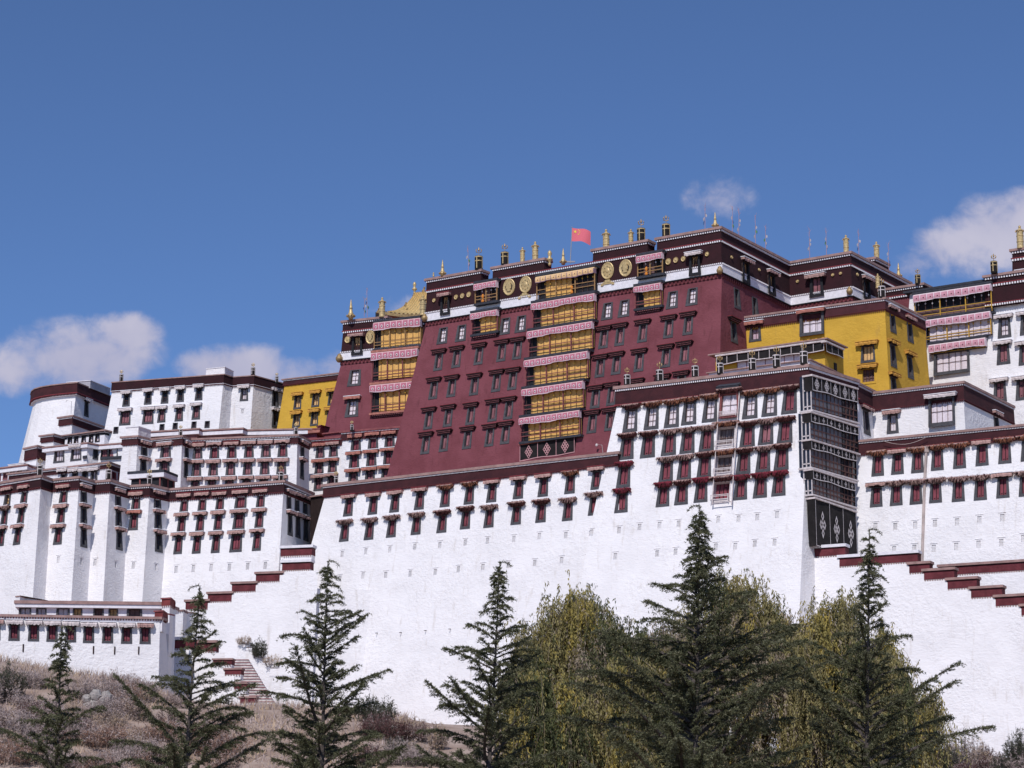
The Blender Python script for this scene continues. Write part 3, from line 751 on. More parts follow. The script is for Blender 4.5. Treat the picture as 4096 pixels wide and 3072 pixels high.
# side gallery of the white tower: glazed storeys behind black cloth
mbg = MB()
def side_storey(L, R, h, npan, kn, cross, tall, hg, cap):
    a = B.hit(L[0], L[1], 1, .9); b = B.hit(R[0], R[1], 1, .9); d, N, U = B.frame(1); n = Vector((B.nrm[1].x, B.nrm[1].y, 0)); W = (b - a).dot(d); sl = (b.z - a.z) / W
    M = Matrix((d, -n, Vector((0, 0, 1)))).transposed().to_4x4(); M.translation = a - B.root.matrix_basis.translation
    sh = Matrix(((1, 0, 0, 0), (0, 1, 0, 0), (sl, 0, 1, 0), (0, 0, 0, 1)))
    g = MB(); z0 = -h - hg
    g.box(.02, W, .12, 1.3, z0, .1, 0, sh)
    for z in (z0 + .04, z0 + .5, z0 + hg * .62): g.box(0, W, .04, .12, z - .05, z + .05, 1, sh)
    for k in range(13): x = W * k / 12; g.box(x - .025, x + .025, .03, .11, z0, -h * .6, 1 if k % 4 else 2, sh)
    for k in range(12):
        if k < 8: g.box(W * k / 12 + .05, W * (k + 1) / 12 - .05, .085, .118, z0 + hg * .1, -h * .8, 4, sh)
    for z in (z0, z0 + .35, -h): g.box(-.05, .02, .05, .95, z - .05, z + .05, 3, sh)
    for y in (.08, .5, .92): g.box(-.05, .02, y - .05, y + .05, z0, 0, 3, sh)
    g.box(-.18, W + .1, -.15, 1.3, z0 - .14, z0 + .0, 3, sh)
    link('gallery', mesh_of('gallery', g, [GLASS, MULB, SLOT, CLW, mat('grey_glazing', (.13, .12, .13), .3)]), B.root, M)
    black_banner(B, 1, L, R, h, npan, kn=kn, km=CLW, cross=cross, tall=tall, capm=AWW, p=.97)
side_storey((3246, 1505), (3428, 1560), 1.28, 5, .8, False, 1.6, 1.85, True)
side_storey((3241, 1652), (3432, 1712), .78, 6, .42, True, 1.3, 1.65, True)
side_storey((3243, 1763), (3425, 1818), .72, 6, .42, True, 1.3, 1.70, True)
side_storey((3250, 1882), (3420, 1936), .72, 6, .40, True, 1.3, 1.45, True)
black_banner(B, 1, (3258, 1996), (3424, 2052), 4.3, 3, kn=1.05, km=CLW, cross=True, tall=2.2, capm=AWW, name='hanging_cloth')

# ================================================================ right white wall
C = bld('right_wall', 'white wall at the right edge with two rows of narrow red shuttered windows and a drain pipe', 'palace wall',
        [(3425, 1763), (4160, 1691)], 0, 226.5, 8, STD(.95, WHITE, sp=.15, ch=.22, dh=.16), WHITE, batter=.15, depth=3)
for x, y in ((3512, 1863), (3591, 1856), (3671, 1850), (3750, 1840), (3839, 1832), (3929, 1821), (4020, 1812), (4110, 1802)):
    win(C, 0, x, y, 1.08, 2.0, 'shutter', ['furr', 'furR', 'tanbrown'], 1.65)
for x, y in ((3506, 1988), (3586, 1982), (3665, 1977), (3743, 1971), (3834, 1966), (3922, 1960), (4012, 1951), (4102, 1944)):
    win(C, 0, x, y, 1.08, 1.95, 'shutter', ['furp', 'tan', 'furp'], 1.7)
for zx, zy in ((600, 230), (717, 230), (835, 222), (952, 212), (1083, 203), (1215, 190), (1350, 178), (710, 368), (830, 360), (945, 360), (1078, 348), (1210, 335), (1345, 325), (1475, 300)):
    slit(C, 0, 3096 + zx / 1.479, 1950 + zy / 1.479, .38, .66)
C.finish()
mb = MB(); d, N, U = C.frame(0); mb.tube([C.hit(3705, 1800, 0, .25), C.hit(3698, 1935, 0, .12), C.hit(3688, 2250, 0, .12)], .13, 8); mb.box(-.2, .2, -.2, .2, -.25, .25, 0, Matrix.Translation(C.hit(3705, 1798, 0, .25)))
part('drain_pipe', mb, PIPE, C.root)
mb = MB(); mb.tube([C.hit(3530 + 180 * t, 1763 - 16 * t + 22 * math.sin(math.pi * t), 0, .5, True) for t in [i / 10 for i in range(11)]], .025, 5); part('slack_cable', mb, PIPE, C.root)

# ================================================================ upper terrace building on the right
D1 = bld('terrace_house', 'white terrace house with one large curtained window right of the black draped gallery', 'building',
         [(3376, 1505), (3499, 1567)], 0, 226.6, 38, STD(1.45, WHITE, sp=.17), WHITE, batter=.05, depth=3, bl=0, br=0)
D2 = bld('', '', '', [(3494, 1569), (3850, 1526), (4050, 1625)], 0, 232.6, 38, STD(1.35, WHITE, sp=.17, ch=.24), WHITE, root=D1.root, batter=[.06, .05])
win(D1, 0, 3465, 1690, 1.5, 2.4, 'pane', 'tanbrown', 1.6, nx=2, ny=2)
win(D2, 0, 3571, 1695, 1.1, 1.95, 'pane', 'tan', 1.6, nx=1, ny=2)
win(D2, 0, 3766, 1648, 2.7, 2.75, 'pane', 'white', 1.2, nx=4, ny=2, proud=.35, tw=.97, iw=.82, vert=False)
win(D2, 1, 3985, 1695, 1.3, 1.6, 'pane', 'tan', 1.6, nx=3, ny=2)
D1.finish(); D2.finish()

# ================================================================ yellow house, right
E = bld('yellow_house', 'ochre yellow house with maroon band right of the red palace', 'building', [(2961, 1270), (3537, 1191), (3697, 1272)], 1, 236, 46,
        STD(.75, YEL, m=mat('wine_frieze', (.085, .026, .032), .95, .3, 1.2, .4, 12), sp=.2, ch=.2, dh=.2, teeth=.2, cop=COP), YEL, batter=[.055, .05])
win(E, 0, 3021, 1333, 1.25, 1.75, 'pane', 'redw', 1.6, cmat=CURP, nx=2, ny=2)
win(E, 0, 3247, 1296, 2.7, 2.3, 'pane', 'redw', 1.12, nx=3, ny=2, proud=.3, tw=.97, iw=.78, cmat=CUR)
win(E, 0, 3472, 1416, 1.6, 1.75, 'pane', 'yellow', 1.45, nx=3, ny=1, cmat=CURO, iw=.7, sur=BLK)
win(E, 0, 3474, 1505, 1.6, 1.6, 'pane', 'yellow', 1.3, nx=4, ny=3, cmat=BCUR, sur=YEL, iw=.8)
for x, y, a in ((3570, 1286, 'tan'), (3639, 1325, 'tanbrown'), (3572, 1424, 'yellow'), (3640, 1470, 'yellow'), (3575, 1555, 'yellow')): win(E, 1, x, y, 1.3, 2.3, 'dark', a, 1.6, nx=2, ny=3)
E.finish()
mb = MB(); q = E.hit(3245, 1375, 0, .15); M = E.mat_at(q, 0); M = Matrix.Translation(E.root.location) @ M
for k in range(12): x = -1.45 + 2.9 * k / 11; mb.box(x - .14, x + .14, -.35 - .08 * (k % 2), .1, -.02, .3 + .05 * (k % 3), 0, M)
mb.box(-1.4, 1.4, -.2, .1, -.45, -.02, 1, M); part('folded_awning', mb, [AWY, BLKD], E.root)

# pavilion terrace in front of the yellow house
F = bld('rooftop_pavilion', 'low rooftop pavilion with black and white curtained valance in front of the yellow house', 'pavilion', [(2862, 1419), (3298, 1357), (3372, 1391)], 1, 228, 47,
        [('roof_slab', .12, .55, COP)], YEL, batter=[.0, .0], b0=0, bl=0)
F.finish()
for L, R, np_, e in (((2866, 1428), (3298, 1368), 10, 0), ((3302, 1370), (3372, 1402), 3, 1)):
    black_banner(F, e, L, R, .85, np_, p=.45, flap=0, capm=AWW, lm=AWW)
mb = MB(); q = F.hit(2950, 1478, 0, .08); q2 = F.hit(3215, 1440, 0, .08); d, N, U = F.frame(0); M = Matrix((d, -N, U)).transposed().to_4x4(); M.translation = q; Wd = (q2 - q).dot(d)
mb.box(0, Wd, -.02, .05, -1.1, .9, 0, M)
for k in range(8): mb.box(Wd * k / 7 - .03, Wd * k / 7 + .03, -.05, 0, -1.1, .9, 1, M)
mb.box(-.1, Wd + .1, -.08, .02, -.55, -.38, 1, M); part('white_screen', mb, [CUR, WOODR], F.root)
mb = MB(); q = F.hit(3340, 1500, 1, .05); M = Matrix.Translation(F.root.location) @ F.mat_at(q, 1); mb.box(-.1, .45, -.03, .05, -1.2, 1.2, 0, M); part('door', mb, BLKD, F.root)
Fp = bld('', '', '', [(2835, 1490), (3238, 1437), (3370, 1500)], 1, 224.5, 46, [('coping', .1, .2, COP)], WTRIM, root=F.root, batter=[0, 0], b0=0, bl=0, wname='terrace_wall'); Fp.finish()

# ================================================================ red palace
ZG = dep(2881, 908, 240).z
GT = [(1712, 1116), (2881, 908), (3154, 1049), (3400, 1007), (3640, 1131)]
GL = [('ledge1', .1, .2, REDT), ('dots1', .22, .1, FRZD, .26, DOT, .55), ('frieze', 2.15, .08, FRZD), ('dots2', .2, .14, FRZD, .22, DOT, .55), ('white_band', .85, .16, WTRIM), ('ledge2', .1, .24, BLKD), ('dots3', .42, .06, REDW, .46, TEETH, .5)]
T = [atz(x, y, ZG) for x, y in GT]
groot = thing('red_palace', 'great dark red palace with a central stack of yellow curtained balconies', 'palace', (T[0].x, T[0].y, 36))
G = Block(groot, T, ZG - 1.3, 36, GL, REDW, batter=[.19, .055, .1, .05], bl=.16, b0=.035)
PL = [('coping', .26, .32, COP), ('dots1', .24, .12, FRZD, .26, DOT, .55), ('frieze', .8, .10, FRZD)]
gw = dict(deep=.36, awx=1.62, iw=.56)
for x, y in ((1771, 1343), (1845, 1333), (2021, 1305), (2084, 1296), (2430, 1245), (2497, 1234), (2690, 1200), (2769, 1187)): win(G, 0, x, y, 1.25, 1.95, 'pane', None, nx=2, ny=3, deep=.28)
R2 = ((1755, 1448), (1827, 1436), (1916, 1424), (2007, 1411), (2070, 1402), (2415, 1358), (2480, 1347), (2571, 1333), (2675, 1316), (2753, 1303))
R3 = ((1735, 1562), (1807, 1553), (1898, 1546), (1986, 1532), (2051, 1524), (2401, 1473), (2466, 1462), (2557, 1450), (2664, 1433), (2738, 1420))
R4 = ((1715, 1682), (1793, 1672), (1883, 1664), (1972, 1650), (2035, 1641), (2382, 1597), (2447, 1585), (2545, 1570), (2650, 1553), (2725, 1540))
R5 = ((1703, 1781), (1777, 1771), (1870, 1760), (1959, 1750), (2022, 1740), (2369, 1696), (2440, 1686))
for row in (R2, R3, R4, R5):
    for x, y in row: win(G, 0, x, y, 1.2, 2.0, 'faded', 'wood', **gw)
for x, y in ((2948, 1195), (2935, 1330), (3020, 1230)): win(G, 1, x, y, 1.3, 2.2, 'dark', 'wood' if y > 1300 else None, nx=2, ny=3)
win(G, 0, 1780, 1222, 1.2, 2.1, 'pane', 'tanbrown', 1.4, proud=.34, vert=True, cmat=CURO, nx=2, ny=2, sur=BLKD)
win(G, 0, 2779, 1062, 1.25, 2.1, 'pane', 'white', 1.5, proud=.34, vert=True, cmat=CURO, nx=2, ny=2, sur=BLKD)
for x, y in ((2985, 1092), (3088, 1140)): win(G, 1, x, y, 1.5, 2.2, 'pane', 'tan', 1.5, proud=.34, vert=True, cmat=CURO, nx=2, ny=2, sur=BLKD)
win(G, 2, 3266, 1148, 1.5, 2.1, 'faded', 'tan', 1.45, proud=.34, vert=True, sur=BLKD)
win(G, 3, 3468, 1160, 1.5, 2.1, 'dark', 'tan', 1.5, proud=.34, vert=True, sur=BLKD)
G.finish()
parapet(G, 0, 1712, 1923, ZG, 1.3, PL); parapet(G, 0, 1977, 2175, ZG, 1.3, PL); parapet(G, 0, 2378, 2588, ZG, 1.3, PL)
Block(groot, [u_at(G, 0, 2634, ZG), V2(T[1]), V2(T[2]), V2(T[3]), V2(T[4])], ZG, ZG - 1.3, PL, FRZD, [.03] * 4, .03, b0=.03, wname='parapet').finish()
a = bld('', '', '', [(3466, 1034), (3498, 1029), (3552, 1057)], 0, 258, 62, [('coping', .25, .3, COP), ('dots1', .22, .12, FRZD, .24, DOT, .5), ('frieze', 1.6, .1, FRZD)], FRZD, root=groot, batter=[.02, .02], wname='roof_room'); a.finish()
# medallions
for x, y, r in ((1736, 1201, .2), (1824, 1188, .24), (1849, 1183, .25), (1875, 1178, .27), (2673, 1046, .30), (2703, 1040, .27), (2733, 1035, .25), (2828, 1016, .21)): disc(G, 0, x, y, r, r * 1.15)
for x, y, r in ((2927, 1029, .17), (3037, 1079, .17)): disc(G, 1, x, y, r, r)
for x, y, r in ((3190, 1125, .17), (3331, 1099, .17), (3362, 1093, .17)): disc(G, 2, x, y, r, r)
disc(G, 3, 3430, 1098, .18, .18)
for x, y, k in ((2036, 1148, 'figure'), (2102, 1138, 'wheel'), (2430, 1083, 'wheel'), (2502, 1072, 'figure')): disc(G, 0, x, y, .76, .92, k)
for x, y in ((2099, 1183), (2431, 1131)):
    P = G.hit(x, y, 0, .16, True); M = G.mat_at(P, 0, True); mb = MB()
    mb.box(-.72, .72, -.08, 0, -.16, .02); mb.box(-.5, .5, -.11, 0, .0, .14); mb.box(-.3, .3, -.1, 0, .14, .3); mb.box(-.8, -.5, -.1, 0, -.28, -.1); mb.box(.5, .8, -.1, 0, -.28, -.1)
    link('medallion_base', mesh_of('medallion_base', mb, GOLD), groot, M)
def boss(blk, e, px, py, s=.34, out=.3):
    P = blk.hit(px, py, e, out, True); mb = MB()
    mb.lathe([(.1, -1.1), (.6, -.9), (.95, -.3), (1, .2), (.8, .6), (.5, .85), (.62, 1.0), (.3, 1.35), (.05, 1.5)], 12, Matrix.Translation(P) @ Matrix.Scale(s, 4))
    part('corner_ornament', mb, GOLDD, blk.root, True)
boss(G, 0, 2879, 1083); boss(G, 2, 3398, 1165, .34); boss(G, 0, 1698, 1273, .36)
# centre stack of balconies
gallery(G, 0, (2145, 1108), (2379, 1066), .72, 1.75, 11, VALY, p=.95, wood=WOOD, cm=YCUR, x0=.14, x1=.58, cH=1, bottom=True, seed=11, railh=1.0, vert=True, tied=.60, bars=True)
CS = [((2128, 1214), (2380, 1171)), ((2112, 1325), (2370, 1287)), ((2100, 1441), (2352, 1405)), ((2090, 1557), (2334, 1520)), ((2080, 1672), (2320, 1636))]
HG = (1.85, 1.95, 1.95, 1.9, 1.7)
for k, (L, R) in enumerate(CS):
    gallery(G, 0, L, R, .80, HG[k], 11, VALP, p=1.0, wood=WOODR, cm=YCUR, x0=.12, bottom=True if k == 4 else None, seed=20 + k, railh=.95)
black_banner(G, 0, (2080, 1782), (2300, 1748), 1.65, 3, kn=.95, km=PKN, p=.25, tall=1.45, capm=AWR, name='hanging_cloth', lm=PKN, flap=.2)
# two smaller balcony pairs
for L, R, L2, R2_, sd in (((1899, 1136), (1988, 1120), (1885, 1254), (1990, 1236), 40), ((2548, 1025), (2650, 1007), (2538, 1147), (2644, 1130), 45)):
    gallery(G, 0, L, R, .78, 1.4, 5, VALP, p=.8, wood=WOOD, cm=BCUR, x0=.2, x1=.62, bottom=True, seed=sd, posts=2, railh=.75, vert=True, tied=.34)
    gallery(G, 0, L2, R2_, .72, 1.6, 5, VALP, p=.85, wood=WOODR, cm=YCUR, x0=.3, bottom='corbel', seed=sd + 1, posts=1, railh=.7)
# lamp at the foot of the red wall
mb = MB(); P = G.hit(2413, 1795, 0); d, N, U = G.frame(0); mb.tube([P - U * .4, P + N * .3 + U * .3, P + N * .5 + U * .35 - d * .5], .03, 5); mb.lathe([(.05, .12), (.13, .05), (.13, -.1), (.05, -.2)], 8, Matrix.Translation(P + N * .5 + U * .3 - d * .5)); part('wall_lamp', mb, CLW, groot)

# ================================================================ left red tower
ZH = dep(1377, 1284, 276).z; Th = [atz(1377, 1284, ZH), atz(1740, 1244, ZH)]
hroot = thing('red_tower', 'narrow dark red tower left of the red palace with three yellow curtained balconies', 'palace tower', (Th[0].x, Th[0].y, 44))
H = Block(hroot, Th, ZH - 1.2, 44, GL, REDW, batter=.19, bl=.16, b0=.06, depth=10)
win(H, 0, 1428, 1383, 1.35, 2.2, 'pane', 'tanbrown', 1.45, proud=.34, vert=True, cmat=CURO, nx=2, ny=2, sur=BLKD)
win(H, 0, 1419, 1512, 1.5, 2.0, 'pane', None, nx=2, ny=3)
win(H, 0, 1409, 1634, 1.5, 2.1, 'pane', 'redw', 1.3, nx=2, ny=3)
H.finish(); parapet(H, 0, 1377, 1545, ZH, 1.2, PL)
disc(H, 0, 1391, 1358, .40, .42); disc(H, 0, 1481, 1349, .58, .80, 'figure'); boss(H, 0, 1357, 1435, .42)
gallery(H, 0, (1496, 1291), (1684, 1268), .98, 2.1, 8, VALP, p=.7, wood=WOOD, cm=YCUR, x0=.13, bottom=True, seed=60, vert=True)
gallery(H, 0, (1487, 1412), (1672, 1395), .95, 2.15, 8, VALP, p=1.0, wood=WOODR, cm=YCUR, x0=.13, seed=61, slab=AWR)
gallery(H, 0, (1482, 1541), (1655, 1526), .9, 2.3, 7, VALP, p=1.0, wood=WOODR, cm=YCUR, x0=.18, bottom='corbel', seed=62, slab=AWR)

# golden roof behind the red tower
gr = thing('golden_roof', 'small gilded hipped roof with upturned eaves beside the red palace', 'roof', dep(1640, 1290, 284))
mb = MB(); n1, n2 = 24, 10
for j in range(n2 + 1):
    t = j / n2; yb = 1257 - 86 * t ** 1.45; dd = 279 + 5 * t
    xl = 1538 + (1660 - 1538) * t ** .62; xr = 1740
    for i in range(n1 + 1):
        s = i / n1; x = xl + (xr - xl) * s; up = -10 * (1 - s) ** 3 * (1 - t) - 6 * s * (1 - t * .2); P = dep(x, yb + up + 8 * math.sin(math.pi * s) * (1 - t) * .6, dd)
        P.y -= .2 * (i % 2); P.z += .09 * (i % 2); mb.v.append(tuple(P))
for j in range(n2):
    for i in range(n1): a = j * (n1 + 1) + i; mb.f.append((a, a + 1, a + n1 + 2, a + n1 + 1)); mb.m.append(0)
part('roof', mb, mat('gilt_roof_tile', (.74, .56, .27), .5, .2, 4, .3, 9, metal=.1), gr)
mb = MB()
for i in range(n1):
    pass
ev = [dep(1538 + 202 * s, 1257 - 10 * (1 - s) ** 3 - 6 * s + 5 * math.sin(math.pi * s), 279) for s in [i / 12 for i in range(13)]]
for i in range(12):
    a, b = ev[i], ev[i + 1]; dn = Vector((0, .1, -.32)); mb.add([a - Vector((0, .1, 0)), b - Vector((0, .1, 0)), b + dn - Vector((0, .1, 0)), a + dn - Vector((0, .1, 0))], [(0, 3, 2, 1)])
    mb.add([a + dn, b + dn, b + dn + Vector((0, 5, .4)), a + dn + Vector((0, 5, .4))], [(0, 3, 2, 1)])
part('eave', mb, GOLD, gr)
mb = MB()
for (x, y, dd_, s) in ((1513, 1245, 278.8, .3), (1622, 1218, 280, .22), (1695, 1160, 284, .3), (1656, 1178, 284, .22)):
    P = dep(x, y, dd_); mb.lathe([(.2, -1.2), (.7, -.8), (.55, 0), (.3, .6), (.5, .9), (.1, 1.5)], 7, Matrix.Translation(P) @ Matrix.Rotation(.3, 4, 'Y') @ Matrix.Scale(s, 4))
part('roof_ornament', mb, GOLDD, gr)['kind'] = 'stuff'
mb = MB(); q = dep(1640, 1285, 285); mb.box(q.x - 4, q.x + 4, q.y - 2, q.y + 3, q.z - 4, q.z + .6); part('wall', mb, BLKD, gr)

# ================================================================ left yellow house
J = bld('yellow_house', 'small ochre yellow house between the white fort and the left red tower', 'building', [(1139, 1517), (1385, 1488)], 0, 283, 46, STD(.42, YEL, sp=.17, ch=.14, dh=.15, teeth=.14), YEL, batter=.12, bl=.1)
for x, y in ((1191, 1611), (1263, 1602), (1328, 1595)): win(J, 0, x, y, 1.05, 1.55, 'pane', 'yellow', 1.35, nx=2, ny=2, cmat=CURO, iw=.66)
for x, y in ((1186, 1684), (1258, 1677), (1322, 1670)): win(J, 0, x, y, 1.05, 1.6, 'pane', 'yellow', 1.35, nx=2, ny=2, cmat=CURO, iw=.66)
J.finish()

# ================================================================ upper left white fort and round tower
KL = [('coping', .12, .16, COP), ('frieze', 1.0, .1, FRZD), ('ledge1', .05, .16, WTRIM), ('dots2', .16, .04, WHITE, .17, TEETH, .5)]
K = bld('white_fort', 'high white fort block with a plain black band along its roof at the upper left', 'building', [(452, 1528), (895, 1496), (931, 1507), (1016, 1501), (1139, 1534)], 1, 281, 42, KL, WHITE, batter=[.11, .0, .06, .0], bl=.12, b0=.05)
for x, y in ((506, 1602), (593, 1594), (660, 1590)): win(K, 0, x, y, .9, 1.5, 'dark', 'white', 1.5, nx=2, ny=2)
for x, y in ((660, 1590), (722, 1586), (796, 1579)): win(K, 0, x, y - 2, .9, 1.5, 'dark', 'white', 1.5, nx=2, ny=2) if x != 660 else None
for x, y in ((501, 1674), (593, 1669)): win(K, 0, x, y, 1.5, 1.65, 'faded', 'white', 1.2, npan=3, iw=.66)
for x, y in ((647, 1664), (717, 1659), (785, 1652)): win(K, 0, x, y, .95, 1.6, 'faded', 'white', 1.45)
for x, y in ((648, 1710), (701, 1705), (776, 1700), (829, 1698), (464, 1721)): win(K, 0, x, y, .65, .85, 'dark', None, tw=.95, nx=2, ny=1)
win(K, 2, 977, 1579, .95, 1.5, 'pane', 'white', 1.5, nx=2, ny=2); slit(K, 2, 970, 1645, .34, .5)
for x, y in ((1100, 1600), (1101, 1678)): win(K, 3, x, y, 1.1, 2.0, 'dark', 'white', 1.4)
K.finish()
bld('', '', '', [(826, 1474), (899, 1467), (934, 1485)], 0, 284, 60, [('coping', .08, .06, WTRIM)], WHITE, root=K.root, batter=[.02, .02], wname='roof_box').finish()
Lp = [(137, 1574), (140, 1564), (152, 1555), (175, 1548), (215, 1541), (260, 1536), (304, 1532), (443, 1588)]
L_ = bld('round_tower', 'white bastion with a curved front and a projecting black band at the far left', 'palace tower', Lp, 6, 300, 42,
         [('coping', .14, .5, COP), ('frieze', 1.15, .42, FRZ), ('ledge1', .1, .5, REDT), ('dots1', .2, .34, WTRIM, .2, TEETH, .5)], WHITE, batter=[.2, .2, .19, .18, .17, .16, .02], bl=.2, b0=.05)
win(L_, 6, 345, 1637, 1.0, 1.9, 'dark', 'white', 1.6); L_.finish()
bld('', '', '', [(268, 1528), (362, 1521), (441, 1552)], 0, 303, L_.Z - .2, [('coping', .08, .08, WTRIM)], mat('grey_plaster', (.42, .41, .45), .95, .15, 2, .4, 6), root=L_.root, batter=[.0, .0], wname='roof_box').finish()
mb = MB(); P = dep(284, 1655, 289); mb.tube([P, P + Vector((0, 0, 1.5)), P + Vector((-.6, 0, 1.65)), P + Vector((-.65, 0, 1.4))], .03, 5); lp = thing('roof_lamp_post', 'thin bent lamp post on the small dark banded roof before the round tower', 'lamp', P); part('pole', mb, POLE, lp)

# ================================================================ stepped terraces, far left
def small(label, pts, i, d, zbot, lay, wall=WHITE, **kw):
    return bld('terrace_house', label, 'building', pts, i, d, zbot, lay, wall, batter=[.03] * (len(pts) - 1), bl=.03, b0=.03, **kw)
GR = None
M1 = small('little white house with a long side and tan cap roof just below the round tower', [(241, 1669), (289, 1662), (421, 1709)], 1, 292, 46, STD(.6, WHITE, sp=.2, ch=.2, dh=.18)); M1.finish()
M2 = small('tiny maroon banded corner turret left of the row of white terrace windows', [(168, 1742), (215, 1736), (268, 1751)], 1, 286, 44, STD(.42, WHITE, sp=.17, ch=.18, dh=.16, teeth=.16)); M2.finish()
M3 = small('square maroon banded turret at the left end of the white canopy terrace', [(105, 1792), (150, 1782), (188, 1791)], 1, 278, 38, STD(1.0, WHITE, sp=.17, ch=.2, dh=.18, teeth=.2)); M3.finish()
M4 = small('long low house with tan eaves and a strip of white windows above the canopy terrace', [(262, 1741), (419, 1720), (455, 1729), (506, 1725)], 1, 284, 44, [('roof_slab', .16, .35, COP), ('dots1', .12, .2, WTRIM, .2, LINT, .4), ('frieze', .3, .0, BLKD)], WTRIM)
for x in (280, 305, 335, 365, 390): win(M4, 0, x, 1764 - (x - 280) * .1, .72, .95, 'pane', None, nx=2, ny=1, iw=.8, sur=BLKD)
win(M4, 2, 485, 1757, 1.0, .9, 'faded', None, iw=.85); M4.finish()
M5 = small('white terrace house with big black framed windows under a long white canopy', [(187, 1789), (349, 1771), (394, 1780), (494, 1772)], 1, 274, 40, [('roof_slab', .16, .4, COP), ('ledge1', .06, .36, REDT), ('canopy', .38, .34, WTRIM)], WHITE)
win(M5, 0, 237, 1825, 1.55, 1.5, 'pane', None, nx=3, ny=2, iw=.74, sur=BLK, cmat=CUR); win(M5, 0, 305, 1817, 1.55, 1.5, 'pane', 'white', 1.1, nx=3, ny=2, iw=.74)
win(M5, 1, 382, 1818, .8, 1.2, 'dark', None); win(M5, 2, 418, 1814, 1.0, 1.2, 'faded', None, npan=3, iw=.75, sur=BLKD); win(M5, 2, 452, 1811, 1.3, 1.2, 'faded', None, npan=4, iw=.75, sur=BLKD)
P = M5.hit(350, 1845, 1, .1); mb = MB(); 
for e, a, b in ((0, (330, 1833), (346, 1831)), (2, (400, 1838), (492, 1832))):
    p, q = M5.hit(*a, e, .3), M5.hit(*b, e, .3); z = Vector((0, 0, .28)); w_ = Vector((0, .5, 0)); mb.hexa([p, q, q + w_, p + w_], [p + z, q + z, q + w_ + z, p + w_ + z])
part('balcony_sill', mb, SLAB, M5.root)
M5.finish()
M6 = small('low white house with a dotted cornice and pale folded awnings behind the buttressed wall', [(42, 1894), (434, 1848), (535, 1884)], 1, 262, 36, [('coping', .18, .32, COP), ('dots1', .16, .14, FRZ, .19, DOT, .5), ('frieze', .32, .1, FRZ), ('dots2', .1, .03, WTRIM, .2, TEETH, .5)], WTRIM)
win(M6, 0, 376, 1908, .95, 1.3, 'pane', 'white', 1.7, nx=2, ny=2)
for x in (255, 300, 340): win(M6, 0, x, 1905, .9, 1.0, 'dark', 'white', 1.6)
for x, y in ((455, 1903), (480, 1908), (510, 1915)): win(M6, 1, x, y, 1.0, .8, 'dark', None, sur=SHUT)
M6.finish()
M7 = small('half hidden white house with a slack white canopy at the left edge', [(-60, 1880), (105, 1859), (120, 1866)], 1, 268, 38, [('roof_slab', .14, .4, COP), ('ledge1', .05, .38, REDT), ('canopy', .42, .3, WTRIM)], WTRIM)
for x in (-5, 22, 50, 78): win(M7, 0, x, 1904 - (x * .12), .75, 1.1, 'faded', None, iw=.8, sur=SHUT2)
M7.finish()
bld('', '', '', [(33, 1858), (96, 1850), (106, 1855)], 1, 275, 44, [('coping', .06, .05, WTRIM)], WHITE, root=M7.root, batter=[.02, .02], wname='roof_box').finish()
PV = small('dark open pavilion under a black flat roof with white canopy in front of the windows', [(528, 1888), (650, 1880), (700, 1900)], 1, 251, 42.2, [('roof_slab', .26, .35, SLAB), ('canopy', .5, .3, WTRIM)], BLKD); PV.finish()
mb = MB()
for x, e in ((560, 0), (600, 0), (640, 0), (672, 1), (695, 1)): P = PV.hit(x, 1920, e, .08); mb.box(P.x - .07, P.x + .07, P.y - .07, P.y + .07, P.z - 2, PV.zw)
part('post', mb, WOODR, PV.root)

# ================================================================ white lodging with seven window bays (middle left)
NL = STD(.52, WHITE, sp=.17, ch=.2, dh=.15, teeth=.14)
N_ = bld('white_lodging', 'white lodging block with rows of pink awnings below the yellow house', 'building', [(494, 1747), (550, 1743), (600, 1756), (728, 1743), (759, 1756), (1189, 1738), (1236, 1762)], 5, 258, 34, NL, WHITE, batter=[.05, .02, .05, .02, .06, .02], bl=.05, b0=.03)
z5 = lambda x, y: (500 + x / 2.765, 1650 + y / 2.765)
for x in (805, 990, 1182, 1372, 1560, 1745):
    px, py = z5(x, 455 - (x - 805) * .035); win(N_, 4, px, py, 1.0, 1.55, 'faded' if x in (805, 1560) else 'shutter', ['tanred', 'tan'], 1.6)
    px, py = z5(x - 14, 645 - (x - 805) * .02); win(N_, 4, px, py, 1.0, 1.55, 'faded', 'tan', 1.55)
    px, py = z5(x - 30, 835 - (x - 805) * .02); win(N_, 4, px, py, 1.0, 1.55, 'faded', 'tan', 1.55)
for x, y in ((450, 450), (435, 630)): px, py = z5(x, y); win(N_, 2, px, py, 1.35, 1.6, 'faded', 'tan', 1.4, npan=3)
for x, y in ((210, 435), (200, 610)): px, py = z5(x, y); win(N_, 1, px, py, 1.0, 1.6, 'dark', 'tan', 1.5)
for x, y in ((680, 450), (672, 640)): px, py = z5(x, y); win(N_, 3, px, py, .95, 1.7, 'dark', 'tan', 1.5)
for x, y in ((1960, 450), (1955, 640)): px, py = z5(x, y); win(N_, 5, px, py, 1.1, 1.9, 'dark', 'tan', 1.4)
N_.finish()
bld('', '', '', [(504, 1708), (554, 1704), (603, 1720)], 1, 260.5, 48, [('coping', .1, .06, WTRIM)], WHITE, root=N_.root, batter=[.02, .02], wname='roof_box').finish()
nc = bld('', '', '', [(601, 1727), (789, 1715), (800, 1722), (966, 1713), (981, 1720), (1180, 1716)], 5, 264, 46, [('roof_slab', .16, .4, COP), ('ledge1', .06, .34, REDT), ('canopy', .40, .3, WTRIM)], mat('shade_toned_gallery_wall', (.25, .12, .11), .9, .3, 2), root=N_.root, batter=[0] * 5, b0=0, bl=0, wname='top_gallery')  # shadow under the canopy is put into the dark wall colour
nc.finish()
